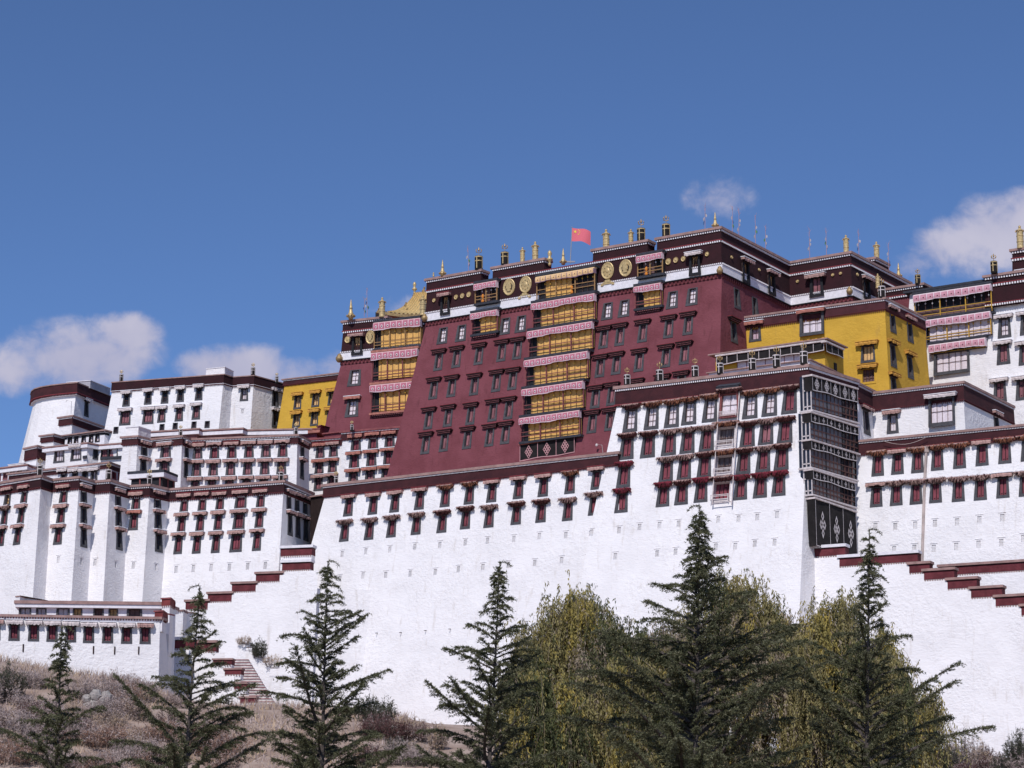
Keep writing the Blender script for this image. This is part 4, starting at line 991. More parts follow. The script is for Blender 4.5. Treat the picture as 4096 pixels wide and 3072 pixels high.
# ================================================================ white house beside the red palace foot
S1 = bld('white_annex', 'narrow white annex with maroon band tucked against the foot of the red tower', 'building', [(1236, 1756), (1372, 1746)], 0, 268, 36, STD(.5, WHITE, sp=.17, ch=.2, dh=.15, cop=COPR), WHITE, batter=.05, bl=.05)
S2 = bld('', '', '', [(1372, 1725), (1640, 1702)], 0, 266, 36, STD(.55, WHITE, sp=.17, ch=.22, dh=.16, cop=COPR), WHITE, root=S1.root, batter=.05, bl=.05)
for x, y in ((1281, 1812), (1334, 1807)): win(S1, 0, x, y, 1.0, 1.5, 'faded', ['red', 'tanred'], 1.5)
for x, y in ((1277, 1876), (1330, 1871)): win(S1, 0, x, y, 1.0, 1.45, 'faded', 'redw', 1.5)
win(S1, 0, 1274, 1938, 1.0, 1.4, 'faded', 'tan', 1.5); win(S1, 0, 1326, 1933, 1.0, 1.4, 'faded', 'tan', 1.5)
for x, y in ((1424, 1780), (1493, 1773), (1559, 1768)): win(S2, 0, x, y, 1.15, 1.7, 'shutter', 'red', 1.45)
for x, y in ((1417, 1850), (1486, 1843), (1554, 1836)): win(S2, 0, x, y, 1.15, 1.65, 'shutter', 'redw', 1.5)
for x, y in ((1413, 1918), (1480, 1911), (1545, 1904)): win(S2, 0, x, y, 1.15, 1.6, 'faded', 'redw', 1.5)
S1.finish(); S2.finish()
bld('', '', '', [(1188, 1722), (1268, 1715), (1283, 1735)], 0, 272, 44, [('roof_slab', .16, .45, COPR), ('canopy', .35, .4, AWR)], SHUT, root=S1.root, batter=[0, 0], b0=0, wname='top_room').finish()
bld('', '', '', [(1270, 1704), (1283, 1700), (1316, 1719)], 0, 274, 44, [('coping', .12, .1, COPR)], REDW, root=S1.root, batter=[0, 0], b0=0, wname='red_stub').finish()
bld('', '', '', [(1298, 1733), (1376, 1724)], 0, 271, 44, [('coping', .14, .2, COPR)], REDW, root=S1.root, batter=[0], b0=0, wname='red_stub').finish()

# ================================================================ buttressed wall and white block, lower left
OL = STD(.75, WHITE, m=FRZD, sp=.2, ch=.24, dh=.2, teeth=.16)
Op = [(-60, 1939), (164, 1902), (208, 1917), (316, 1906), (378, 1924), (439, 1919), (515, 1942), (598, 1937), (676, 1955), (1133, 1922), (1251, 1972)]
O_ = bld('buttressed_wall', 'white wall of stepped buttresses with maroon band at the lower left', 'palace wall', Op, 9, 245, 14, OL, WHITE, batter=[.12, .05] * 4 + [.14, .02], bl=.1)
def zo(x, y): return x / 2.7657, 1850 + y / 2.7657
for x, y in ((85, 398), (270, 378)): win(O_, 0, *zo(x, y), .95, 1.6, 'pane' if x == 85 else 'shutter', 'tanred', 1.6, cmat=CURO)
for x, y in ((50, 615), (235, 595), (15, 835), (195, 820)): win(O_, 0, *zo(x, y), .95, 1.65, 'shutter', ['furp', 'tan'], 1.65)
for x, y, a in ((705, 378, 'tanred'), (675, 595, 'tan'), (645, 818, 'tan')): win(O_, 2, *zo(x, y), .95, 1.65, 'shutter', a, 1.7)
for x, y in ((925, 390), (925, 605), (925, 835)): win(O_, 3, *zo(x, y), 1.1, 1.9, 'dark', 'tan', 1.5)
for x, y in ((1305, 435), (1310, 640), (1318, 865)): win(O_, 5, *zo(x, y), 1.1, 1.9, 'dark', 'tan', 1.5)
for x, y, a in ((1505, 455, 'tanred'), (1480, 660, 'redw')): win(O_, 6, *zo(x, y), .95, 1.65, 'shutter', a, 1.7)
for x, y in ((1740, 455), (1747, 665), (1755, 890)): win(O_, 7, *zo(x, y), 1.1, 1.9, 'dark', 'tan', 1.5)
for x, y, e in ((645, 1075, 2), (898, 1095, 3), (1050, 1105, 4), (1280, 1130, 5), (1475, 1140, 6), (1725, 1160, 7)): slit(O_, e, *zo(x, y), .34, .66)
def zp(x, y): return 600 + x / 2.7657, 1900 + y / 2.7657
for k, (x, y) in enumerate(((380, 335), (580, 322), (775, 318), (1005, 298), (1225, 290))): win(O_, 8, *zp(x, y), 1.45 if k == 3 else .98, 1.65, 'shutter', ['tanred', 'tanbrown'], 1.3 if k == 3 else 1.65, npan=3 if k == 3 else 2, iw=.62 if k == 3 else .56)
for k, (x, y) in enumerate(((350, 555), (555, 545), (755, 530), (985, 518), (1210, 505))): win(O_, 8, *zp(x, y), 1.45 if k == 3 else .98, 1.75, 'shutter', ['tan', 'tan'], 1.35 if k == 3 else 1.55, npan=3 if k == 3 else 2, iw=.62 if k == 3 else .56)
for k, (x, y) in enumerate(((315, 778), (520, 772), (730, 765), (955, 755), (1185, 740))): win(O_, 8, *zp(x, y), 1.45 if k == 3 else 1.0, 1.8, 'shutter', 'tan', 1.3 if k == 3 else 1.6, npan=3 if k == 3 else 2, iw=.62 if k == 3 else .56)
for x, y in ((288, 1045), (480, 1035), (675, 1025), (878, 1020), (1080, 1010), (1275, 1000)): slit(O_, 8, *zp(x, y), .36, .72)
for x, y in ((1535, 325), (1625, 355), (1715, 390), (1548, 555), (1635, 580), (1722, 615)): win(O_, 9, *zp(x, y), 1.15, 2.2, 'dark', 'tan', 1.55)
O_.finish()

# ================================================================ white upper building at right edge
ZT = dep(3651, 1165, 250.5).z
TU = bld('white_upper_house', 'white upper house at the right edge with pale pink canopied galleries', 'building', [(3640, 1167), (4180, 1086)], 0, 250, 40, [('coping', .24, .55, SLAB)], WHITE, Z=ZT, batter=.07, b0=.0, depth=9)
for x, y in ((4018, 1312), (4014, 1418), (4000, 1568), (4107, 1300), (4102, 1420), (4090, 1560)): win(TU, 0, x, y, 1.35, 2.1, 'pane' if y < 1350 else 'faded', 'white', 1.45, nx=2, ny=3)
win(TU, 0, 3806, 1450, 4.0, 2.4, 'pane', None, nx=5, ny=2, tw=.97, iw=.86, proud=.3)
TU.finish()
UL = [('coping', .25, .35, COP), ('dots1', .28, .14, FRZD, .28, DOT, .55), ('frieze', .42, .1, FRZD), ('ledge1', .1, .22, REDT), ('dots2', .28, .14, FRZD, .28, DOT, .55)]
U1 = bld('', '', '', [(3946, 1103), (4180, 1068)], 0, 245.5, 63.0, UL + [('frieze2', 1.7, .1, FRZD), ('ledge2', .08, .2, REDT), ('dots3', .26, .14, FRZD, .26, DOT, .55)], FRZD, root=TU.root, batter=.05, depth=6, wname='dark_band'); U1.zbot = U1.zw - .1; U1.finish()
U2 = bld('', '', '', [(4054, 998), (4180, 979)], 0, 244.6, 64, UL + [('frieze2', 1.2, .1, FRZD)], FRZD, root=TU.root, batter=.02, depth=5, wname='raised_tower'); U2.finish()
win(U2, 0, 4100, 1128, 1.2, 1.8, 'dark', 'tan', 1.5, proud=.3, vert=True)
gallery(TU, 0, (3655, 1180), (3964, 1132), .85, 2.05, 11, VALL, p=.9, wood=WOODY, cm=BCUR, x0=.02, x1=.98, cH=.45, seed=80, railh=1.05, slab=SLAB, bottom=True)
gallery(TU, 0, (3697, 1281), (3962, 1242), .85, 1.55, 9, VALL, p=.8, wood=WOODY, cm=CUR, x0=.06, seed=81, railh=.6)
gallery(TU, 0, (3716, 1380), (3942, 1346), .85, .12, 9, VALL, p=.55, wood=WOODY, cm=None, seed=82, railh=.05, posts=1, bars=False, tas=True)
G6 = bld('red_annex', 'short dark red wall stretch between the yellow house and the pale pink galleries', 'building', [(3500, 1162), (3690, 1133)], 0, 255, 48, [('coping', .25, .32, COP), ('dots1', .24, .12, FRZD, .26, DOT, .55), ('frieze', .45, .1, FRZD), ('ledge1', .1, .22, REDT), ('dots2', .22, .12, FRZD, .26, DOT, .55)], REDW, batter=.05); G6.finish()

# ================================================================ stepped stair walls with maroon parapets
class Plane:
    def __init__(s, px, py, d, az, b):
        s.P = dep(px, py, d); a = math.radians(az); s.d = Vector((math.cos(a), math.sin(a), 0)); s.n = Vector((s.d.y, -s.d.x, 0)); s.N = Vector((s.n.x, s.n.y, b)).normalized()
    def at(s, px, py): r = ray(px, py); return r * (s.P.dot(s.N) / r.dot(s.N))
def stairs(root, pl, steps, zbot, wall=WHITE, batter=.1, depth=1.0):
    """parapet blocks stepping along a plane, over one continuous battered wall"""
    tops = []
    for L, xr, lay in steps:
        a = pl.at(*L); m = (xr - 2048) / FPX; t = (m * a.dot(FW) - a.x) / (pl.d.x - m * pl.d.dot(FW)); b = a + pl.d * t; hh = sum(l[1] for l in lay)
        Block(root, [a, b], a.z, a.z - hh - .3, lay, wall, 0, bl=.0, br=.0, b0=.0, depth=depth, wname='step_wall').finish(); tops.append((a, b, a.z - hh))
    tops.sort(key=lambda q: q[0].dot(pl.d)); mb = MB(); n = pl.n
    for k, (a, b, z) in enumerate(tops):
        e = tops[k + 1][0] if k + 1 < len(tops) else b; u = (e - a).dot(pl.d) + (.9 if k + 1 == len(tops) else 0); b2 = a + pl.d * u
        f = lambda p, zz: Vector((p.x, p.y, zz)) + n * (.02 + batter * (tops[0][2] + 30 - zz) - batter * (tops[0][2] + 30 - a.z))
        mb.add([f(a, zbot), f(b2, zbot), f(b2, z), f(a, z)], [(0, 1, 2, 3)])
    part('wall', mb, wall, root)
SP = [('coping', .26, .2, WTRIM), ('cornice1', .08, .1, LINT), ('frieze', .66, .06, mat('maroon_plaster', (.15, .034, .042), .95, .35, 1.2, .4, 8)), ('dots1', .16, .02, WHITE, .22, COP, .45)]
SP2 = [('coping', .22, .2, COP)] + SP[1:]
sroot = thing('stair_wall', 'white stair wall with maroon capped parapets stepping down at the right', 'stair wall', dep(3650, 2700, 212))
pr = Plane(3241, 2183, 220.5, -26, .1)
stairs(sroot, pr, [((3241, 2184), 3377, SP), ((3358, 2221), 3667, SP), ((3637, 2249), 3715, SP2), ((3696, 2276), 3813, SP2), ((3790, 2312), 3904, SP2), ((3884, 2347), 4005, SP2), ((3982, 2380), 4110, SP2), ((4085, 2416), 4260, SP2)], 3)
pr2 = Plane(3762, 2258, 218.6, -26, .1); stairs(sroot, pr2, [((3758, 2259), 4260, SP2)], 3)
lroot = thing('stair_wall', 'white stair wall with maroon capped parapets stepping up below the white block at the left', 'stair wall', dep(1000, 2700, 240))
ZP = O_.b
pl = Plane(1133, 2245, 241.6, -14, .1)
stairs(lroot, pl, [((1126, 2184), 1247, SP), ((1130, 2241), 1240, SP), ((1027, 2288), 1130, SP2), ((931, 2328), 1026, SP2), ((835, 2368), 929, SP2), ((746, 2399), 834, SP2)], 6)
e0 = pl.at(1190, 2352) + pl.n * .06; e1 = A.hit(1500, 2345, 0) - A.frame(0)[1] * .3; e1.z = e0.z
Block(lroot, [e0, e1], e0.z, 5, [('coping', .04, .0, WHITE)], WHITE, .12, bl=0, br=0, b0=0, depth=.5, wname='wall').finish()
pq = Plane(700, 2552, 214, -8, .1)
stairs(lroot, pq, [((645, 2549), 800, SP), ((800, 2562), 862, SP2)], 6)
pm = Plane(855, 2632, 212, -8, .1)
SP3 = [('coping', .14, .14, COP), ('frieze', .40, .05, SP[2][3]), ('dots1', .13, .02, WHITE, .22, COP, .45)]
stairs(lroot, pm, [((855, 2634), 926, SP3), ((900, 2673), 963, SP3), ((937, 2730), 985, SP3), ((961, 2786), 1020, SP3), ((995, 2828), 1046, SP3), ((1030, 2880), 1090, SP3)], 4)
pn = Plane(961, 2568, 228, -6, .1); WC_ = [('coping', .12, .06, WTRIM)]
stairs(lroot, pn, [((950, 2570), 1000, WC_), ((985, 2598), 1042, WC_), ((1015, 2627), 1070, WC_), ((1050, 2652), 1110, WC_), ((1080, 2702), 1180, WC_)], 4)
mb = MB(); p0 = dep(930, 2640, 222); p1 = dep(1100, 2925, 211)
for k in range(26):
    t = k / 25; c = p0.lerp(p1, t); mb.box(c.x - .4, c.x + 1.5, c.y - .3, c.y + .5, c.z - 2.5, c.z); mb.box(c.x - .4, c.x + 1.5, c.y - .36, c.y - .3, c.z - .03, c.z + .02, 1)
part('stair_flight', mb, [STEP, LDOT], lroot)

# ================================================================ low gatehouse, lower left
Q = bld('gatehouse', 'low white gatehouse with a row of eight framed windows at the lower left', 'building', [(-70, 2456), (640, 2468), (662, 2477)], 1, 203, 6, [('coping', .2, .22, COP), ('dots1', .16, .04, WTRIM, .22, TEETH, .4)], WHITE, batter=[.04, .02], b0=.02)
for i, (x, y) in enumerate(((57, 2530), (135, 2532), (209, 2534), (283, 2536), (355, 2539), (431, 2540), (507, 2542), (581, 2543), (-20, 2528))): win(Q, 0, x, y, .95, 1.3, 'shutter', 'white' if i < 7 else 'tan', 1.45, tw=.88)
Q.finish()
Q2 = bld('', '', '', [(83, 2404), (640, 2410), (694, 2431)], 1, 209, 8, [('roof_slab', .26, .5, COP), ('canopy', .3, .4, WTRIM)], WTRIM, root=Q.root, batter=[.0, .02], b0=0, bl=0, wname='upper_wall')
for x, w in ((100, 1.1), (165, .9), (252, 1.2), (310, .85), (394, .95), (453, .85), (538, 1.35)): win(Q2, 0, x, 2449 + x * .008, w, .78, 'pane', None, nx=2, ny=1, tw=.94, iw=.7, cmat=CURO if x in (310, 453) else CUR if x < 260 else BCUR)
Q2.finish()
CP = [('coping', .12, .12, COPR), ('frieze', .55, .04, mat('red_plaster', (.22, .05, .05), .95, .3, 2)), ('dots1', .12, .02, WTRIM, .2, COP, .4)]
bld('', '', '', [(622, 2443), (650, 2441), (665, 2452)], 1, 203, Q.Z - 1.2, CP, WTRIM, root=Q.root, depth=.9, bl=0, br=0, batter=[0, 0], wname='corner_post').finish()
bld('', '', '', [(650, 2392), (680, 2390), (697, 2404)], 1, 208, 8, CP, WHITE, root=Q.root, depth=.9, bl=0, br=0, batter=[0, 0], wname='corner_post').finish()
bld('', '', '', [(700, 2441), (733, 2438), (748, 2446)], 1, 218, 8, [('coping', .1, .1, COP), ('dots1', .12, .02, WTRIM, .2, COP, .4)], WHITE, root=Q.root, depth=.8, bl=0, br=0, batter=[0, 0], wname='side_wall').finish()
bld('', '', '', [(64, 2384), (80, 2382), (150, 2406)], 0, 211, 10, [('coping', .1, .05, COP)], WHITE, root=Q.root, depth=.8, bl=0, br=0, batter=[0, 0], wname='side_wall').finish()
mb = MB()
for x, y in ((93, 2592), (374, 2600), (459, 2602), (555, 2602)): P = Q.hit(x, y, 0, .01); mb.box(P.x - .05, P.x + .05, P.y - .06, P.y + .05, P.z - .32, P.z + .32)
part('rain_slot', mb, LINT, Q.root)['kind'] = 'stuff'
# ---------------------------------------------------------------- roof ornaments
def top_of(Z, x, y): return atz(x, y, Z)
def finial(kind, x, yt, yb, d, label, group=None):
    """kind of roof ornament standing at pixel (x,yb), its tip at yt, at depth d"""
    P = dep(x, yb, d); h = (yb - yt) / FPX * d * 1.03
    name = {'spire': 'gilded_spire', 'gold': 'gilded_banner', 'dark': 'dark_victory_banner', 'urn': 'gilded_urn'}[kind]
    o = thing(name, label, {'spire': 'spire', 'gold': 'roof banner', 'dark': 'roof banner', 'urn': 'urn'}[kind], P - Vector((0, 0, .25)), group)
    T = Matrix.Translation(P)
    if kind == 'spire':
        pr = [(.16, -.05), (.20, .04), (.30, .10), (.32, .15), (.20, .19), (.24, .22), (.24, .25), (.17, .30), (.13, .45), (.11, .52), (.16, .54), (.10, .58), (.13, .63), (.08, .67), (.10, .72), (.06, .76), (.08, .81), (.045, .85), (.05, .90), (.01, 1.0)]
        part('spire_body', MB().lathe([(r * h * .62, z * h) for r, z in pr], 12, T), GOLD, o, True)
        mb = MB()
        for k in range(9): t = k * math.tau / 9; mb.lathe([(.01, -.06 * h), (.05 * h, 0), (.01, .07 * h)], 5, Matrix.Translation(P + Vector((math.cos(t) * .2 * h, math.sin(t) * .2 * h, .14 * h))))
        part('lotus_collar', mb, GOLDD, o)
    elif kind == 'urn':
        pr = [(.10, -.05), (.16, .1), (.08, .22), (.26, .34), (.30, .42), (.14, .52), (.12, .60), (.20, .75), (.16, .88), (.02, 1.0)]
        part('urn_body', MB().lathe([(r * h * .7, z * h) for r, z in pr], 12, T), GOLD, o, True)
    elif kind == 'gold':
        w = h * .15
        pr = [(w * 1.05, -.05), (w * 1.05, .02), (w, .04), (w * .98, .22), (w * 1.08, .24), (w * 1.08, .27), (w, .29), (w, .48), (w * 1.08, .5), (w * 1.08, .53), (w * .98, .55), (w * 1.0, .70), (w * 1.2, .74), (w * 1.2, .77), (w * .7, .80), (w * .45, .84), (w * .28, .88), (w * .42, .92), (w * .38, .95), (w * .05, 1.0)]
        part('drum', MB().lathe([(r, z * h) for r, z in pr], 14, T), GOLD, o, False)
        mb = MB()
        for k in range(6):
            t = k * math.tau / 6; mb.lathe([(w * .04, -.07 * h), (w * .16, -.02 * h), (w * .05, .03 * h)], 5, Matrix.Translation(P + Vector((math.cos(t) * w * 1.25, math.sin(t) * w * 1.25, .73 * h))))
        part('pendant', mb, GOLDD, o)
    else:
        hc = h * .58; w = hc * .30
        part('drum', MB().lathe([(w * .95, -.1), (w, 0), (w, hc), (w * .9, hc + .03)], 14, T), CLOTHB, o)
        mb = MB(); mb.lathe([(w * 1.04, hc * .90), (w * 1.06, hc * .98), (w * .6, hc * 1.04), (.02, hc * 1.06)], 14, T); mb.lathe([(w * 1.03, hc * .60), (w * 1.03, hc * .66)], 14, T)
        for k in range(4):
            t = k * math.pi / 2 - .5; c = P + Vector((math.cos(t) * w, math.sin(t) * w, hc * .48)); mb.box(-.035 * hc, .035 * hc, -.02, .02, -hc * .42, hc * .42, 0, Matrix.Translation(c) @ Matrix.Rotation(t + math.pi / 2, 4, 'Z'))
        part('gilt_bands', mb, GOLD if P.z > 64 else CLW, o)
        mb = MB(); z = hc * 1.05; hh = h - z; mb.tube([P + Vector((0, 0, z)), P + Vector((0, 0, h))], .03, 5)
        for sg in (-1, 1):
            mb.tube([P + Vector((0, 0, z + hh * .35)), P + Vector((sg * hh * .25, 0, z + hh * .42)), P + Vector((sg * hh * .30, 0, z + hh * .65)), P + Vector((sg * hh * .16, 0, z + hh * .85))], [.03, .06, .06, .02], 5)
        mb.lathe([(.03, z + hh * .5), (.11 * hh, z + hh * .68), (.02, z + hh)], 6, T); part('trident', mb, GOLDD if h > 1.6 else GOLD, o)
    return o
# depth along the roof of each block, from its calibrated plane
def dz(blk_Z, x, y): return atz(x, y, blk_Z).y
ZGt = ZG; ZE = E.Z; ZB = B.Z
FIN = [
 ('spire', 1403, 1195, 1275, dz(ZH, 1403, 1275), 'gilded spire on the left corner of the red tower roof'),
 ('gold', 1528, 1186, 1265, dz(ZH, 1528, 1265), 'gilded drum banner standing left of the golden roof eave'),
 ('gold', 1691, 1178, 1258, 271, 'gilded drum banner in front of the golden roof slope'),
 ('urn', 1658, 1125, 1176, 284, 'gilded urn finial on the golden roof ridge'),
 ('urn', 1734, 1088, 1112, dz(ZGt, 1734, 1112), 'very small gilded urn beside the leftmost spire of the red palace'),
 ('spire', 1770, 1036, 1103, dz(ZGt, 1770, 1103), 'leftmost gilded spire on the main roof of the red palace'),
 ('dark', 1915, 985, 1078, dz(ZGt, 1915, 1080), 'dark banner drum left of the small pink balcony on the red palace'),
 ('dark', 2019, 970, 1060, dz(ZGt, 2019, 1062), 'dark banner drum just right of the small left balcony on the red palace'),
 ('gold', 2090, 986, 1048, dz(ZGt, 2090, 1050), 'short white capped gilded banner above the figure medallion left of centre'),
 ('gold', 2141, 962, 1042, dz(ZGt, 2141, 1044), 'tall gilded banner left of the yellow canopied top balcony'),
 ('urn', 2199, 998, 1062, 252, 'gilded urn wrapped in cloth at the left end of the yellow canopy roof'),
 ('spire', 2253, 990, 1056, 251, 'gilded spire on the yellow canopy roof beside the flag'),
 ('gold', 2425, 912, 1000, dz(ZGt, 2425, 1002), 'tall gilded banner right of the flag above the wheel medallion'),
 ('gold', 2524, 913, 978, dz(ZGt, 2524, 980), 'short white capped gilded banner next to the dark drum right of the flag'),
 ('dark', 2565, 872, 968, dz(ZGt, 2565, 970), 'dark banner drum left of the small right balcony on the red palace'),
 ('dark', 2665, 856, 950, dz(ZGt, 2665, 952), 'dark banner drum on the highest roof right of the small right balcony'),
 ('spire', 2861, 845, 911, dz(ZGt, 2861, 913), 'highest gilded spire at the corner of the red palace roof'),
 ('gold', 3385, 936, 1008, dz(ZGt, 3385, 1010), 'gilded banner on the rear wing corner of the red palace'),
 ('gold', 3507, 963, 1034, 258, 'thin gilded banner on the small roof room behind the rear wing'),
 ('spire', 3595, 1048, 1112, dz(ZGt, 3595, 1114), 'gilded spire at the far right end of the red palace rear roof'),
 ('gold', 4082, 897, 990, dz(U2.Z, 4082, 992), 'large gilded banner on the raised tower at the right edge'),
 ('dark', 3977, 1012, 1090, dz(U1.Z, 3977, 1092), 'dark banner drum left of the raised tower at the right edge'),
 ('dark', 3672, 1072, 1136, 252, 'dark banner drum beside the left end of the pale pink gallery roof'),
 ('dark', 3528, 1110, 1190, dz(ZE, 3528, 1192), 'grey banded drum on the front corner of the right yellow house'),
 ('gold', 3512, 1092, 1150, 246, 'stubby aged gilded banner behind the corner of the right yellow house'),
 ('dark', 485, 1478, 1526, dz(K.Z, 485, 1527), 'small dark drum on the left end of the white fort roof'),
 ('dark', 1012, 1450, 1500, dz(K.Z, 1012, 1502), 'small dark drum on the right corner of the white fort roof'),
 ('dark', 1107, 1490, 1530, 284, 'small dark drum beside the left yellow house'),
 ('dark', 2509, 1468, 1541, dz(ZB, 2509, 1543), 'leftmost grey roof drum with gold trident on the white tower'),
 ('dark', 2639, 1445, 1526, dz(ZB, 2639, 1528), 'second grey roof drum from the left on the white tower'),
 ('dark', 2781, 1430, 1509, dz(ZB, 2781, 1511), 'grey roof drum on the white tower left of its bay canopy'),
 ('dark', 2881, 1420, 1496, dz(ZB, 2881, 1498), 'grey roof drum right above the bay canopy of the white tower'),
 ('dark', 3010, 1398, 1482, dz(ZB, 3010, 1484), 'grey roof drum before the left part of the rooftop pavilion'),
 ('dark', 3107, 1382, 1470, dz(ZB, 3107, 1472), 'grey roof drum before the middle of the rooftop pavilion'),
 ('dark', 3216, 1368, 1456, dz(ZB, 3216, 1459), 'rightmost grey roof drum on the white tower corner'),
 ('dark', 158, 1832, 1903, dz(O_.Z, 158, 1905), 'dark drum with white cross bands on the leftmost buttress roof'),
 ('dark', 434, 1850, 1918, dz(O_.Z, 434, 1920), 'dark drum with trident on the middle buttress roof'),
 ('dark', 597, 1876, 1938, dz(O_.Z, 597, 1940), 'dark drum before the open black roofed pavilion'),
 ('dark', 1123, 1862, 1925, dz(O_.Z, 1123, 1927), 'dark drum on the right corner of the lower white block'),
 ('dark', 1344, 1884, 1934, dz(A.Z, 1344, 1936), 'dark drum at the left end of the long curtain wall roof'),
 ('dark', 722, 1700, 1744, dz(N_.Z, 722, 1746), 'tiny dark drum on the white lodging roof'),
 ('dark', 1183, 1690, 1740, dz(N_.Z, 1183, 1742), 'thin drum at the right corner of the white lodging roof'),
 ('dark', 1407, 1682, 1722, 264.5, 'dark drum with gold cross on the annex roof below the red tower'),
]
for k, (kind, x, yt, yb, d, lab) in enumerate(FIN):
    finial(kind, x, yt, yb, d, lab, {'spire': 'gilded roof spires', 'gold': 'gilded roof banners', 'dark': 'dark drum banners on the roofs', 'urn': 'gilded roof urns'}[kind])

# ---------------------------------------------------------------- flag and prayer flags
P = dep(2281, 1046, 251); tip = dep(2288, 911, 251)
fl = thing('national_flag', 'red flag with five yellow stars flying from a pole above the central balconies', 'flag', P - Vector((0, 0, .2)))
mb = MB().tube([P - Vector((0, 0, .2)), tip], [.05, .035], 6); mb.lathe([(.02, 0), (.07, .05), (.02, .12)], 8, Matrix.Translation(tip)); mb.box(-.5, .5, -.05, .05, -.1, .05, 0, Matrix.Translation(P)); part('pole', mb, POLE, fl)
ax = (tip - P).normalized(); Wf, Hf = 2.15, 1.42
def fpt(u, v):
    return tip - ax * (v * Hf) + Vector((.97, -.24, 0)) * (u * Wf * (1 - .06 * u)) + Vector((.25, .95, 0)) * (.20 * u * math.sin(u * 6.0 + v * 1.2)) + Vector((0, 0, -1)) * (.36 * u * u + .20 * u + .05 * math.sin(u * 7 + v))
mb = MB(); n = 16
for i in range(n + 1):
    for j in range(9): mb.v.append(tuple(fpt(i / n, j / 8)))
for i in range(n):
    for j in range(8): a = i * 9 + j; mb.f.append((a, a + 1, a + 10, a + 9)); mb.m.append(0)
part('cloth', mb, FLAGR, fl, True)
mb = MB()
def star(cu, cv, r, rot):
    for off in (-.03, .03):
        vs = [fpt(cu, cv) + Vector((0, off, 0))]
        for k in range(10):
            rr = r if k % 2 == 0 else r * .39; t = rot + k * math.pi / 5; vs.append(fpt(cu + rr * math.sin(t) / Wf, cv - rr * math.cos(t) / Hf) + Vector((0, off, 0)))
        mb.add(vs, [(0, 1 + k, 1 + (k + 1) % 10) for k in range(10)])
star(5 / 30, 5 / 20, 3 / 30 * Wf, 0)
for (cx, cy) in ((10, 2), (12, 4), (12, 7), (10, 9)): star(cx / 30, cy / 20, 1 / 30 * Wf * 1.15, math.atan2(5 - cx, -(cy - 5)))
part('star', mb, FLAGY, fl)['kind'] = 'stuff'
PF = [(1457, 1238, 1268, 275, 'short green prayer flag pole on the red tower roof'), (1469, 1195, 1268, 275, 'prayer flag pole with pale cloth left of the gilded banner on the red tower'), (1874, 1035, 1090, 257.5, 'prayer flag pole left of the first dark drum on the red palace'),
      (2820, 868, 925, 243, 'prayer flag pole just left of the highest gilded spire'), (2929, 872, 945, 244, 'prayer flag pole just right of the highest gilded spire'), (2955, 880, 960, 246, 'second prayer flag pole right of the highest gilded spire'),
      (3022, 905, 990, 249, 'prayer flag pole midway along the east roof edge'), (3062, 950, 1010, 251, 'prayer flag pole near the far end of the east roof edge'),
      (3239, 960, 1035, 252, 'prayer flag pole on the rear wing left of its gilded banner'), (3306, 960, 1025, 251, 'prayer flag pole with a bundle of cloth on the rear wing'), (3436, 968, 1030, 254, 'prayer flag pole right of the rear wing gilded banner'), (3556, 1015, 1090, 258, 'prayer flag pole beyond the small roof room')]
rg = random.Random(5)
for x, yt, yb, d, lab in PF:
    P = dep(x, yb, d); h = (yb - yt) / FPX * d + .5; o = thing('prayer_flag_pole', lab, 'prayer flag', P, 'prayer flag poles on the roofs')
    mb = MB(); lean = rg.uniform(-.04, .04); top = P + Vector((lean * h, 0, h + .9)); mb.tube([P, P.lerp(top, .5), top], [.03, .025, .012], 5)
    for k in range(6): z = .75 + .04 * k; q = P.lerp(top, z); mb.tube([q, q + Vector((rg.uniform(-.25, .25), rg.uniform(-.2, .2), rg.uniform(.2, .5)))], [.015, .006], 4)
    part('pole', mb, TWIG, o)
    mb = MB()
    for k in range(3):
        z = .68 - k * .14; q = P.lerp(top, z); n = 6; L = rg.uniform(.16, .3); s = rg.choice((-1, 1))
        for i in range(n + 1): t = i / n; mb.v.append(tuple(q + Vector((s * (.05 + L * .6 * t), .12 * math.sin(t * 5 + k), .05 - .25 * t)))); mb.v.append(tuple(q + Vector((s * (.02 + L * .5 * t), .12 * math.sin(t * 5 + k + .5), -.24 - .25 * t))))
        b = len(mb.v) - 2 * (n + 1)
        for i in range(n): mb.f.append((b + 2 * i, b + 2 * i + 1, b + 2 * i + 3, b + 2 * i + 2)); mb.m.append([0, 0, 1, 2][(k + int(x)) % 4] if k else 0)
    part('cloth', mb, [FLW, FLB, FLG], o)

# ---------------------------------------------------------------- trees (many small leaf faces, numpy built)
def tri_mesh(name, V, mi, mats, per=3):
    me = bpy.data.meshes.new(name); nv = len(V); nf = nv // per
    me.vertices.add(nv); me.vertices.foreach_set('co', np.asarray(V, dtype=np.float32).ravel())
    me.loops.add(nv); me.loops.foreach_set('vertex_index', np.arange(nv, dtype=np.int32))
    me.polygons.add(nf); me.polygons.foreach_set('loop_start', np.arange(0, nv, per, dtype=np.int32)); me.polygons.foreach_set('loop_total', np.full(nf, per, dtype=np.int32))
    for m in mats: me.materials.append(m)
    if mi is not None: me.polygons.foreach_set('material_index', np.asarray(mi, dtype=np.int32))
    me.update(calc_edges=True); return me
def unit(a): return a / np.maximum(1e-9, np.linalg.norm(a, axis=-1, keepdims=True))
def blades(P, D, L, Wd, rng):
    """one thin triangle per point: base P, direction D, length L, width Wd"""
    n = len(P); side = unit(np.cross(D, unit(rng.normal(size=(n, 3)))))
    hw = (Wd / 2)[:, None]; V = np.empty((n, 3, 3)); V[:, 0] = P - side * hw; V[:, 1] = P + side * hw; V[:, 2] = P + D * L[:, None]
    return V.reshape(-1, 3)
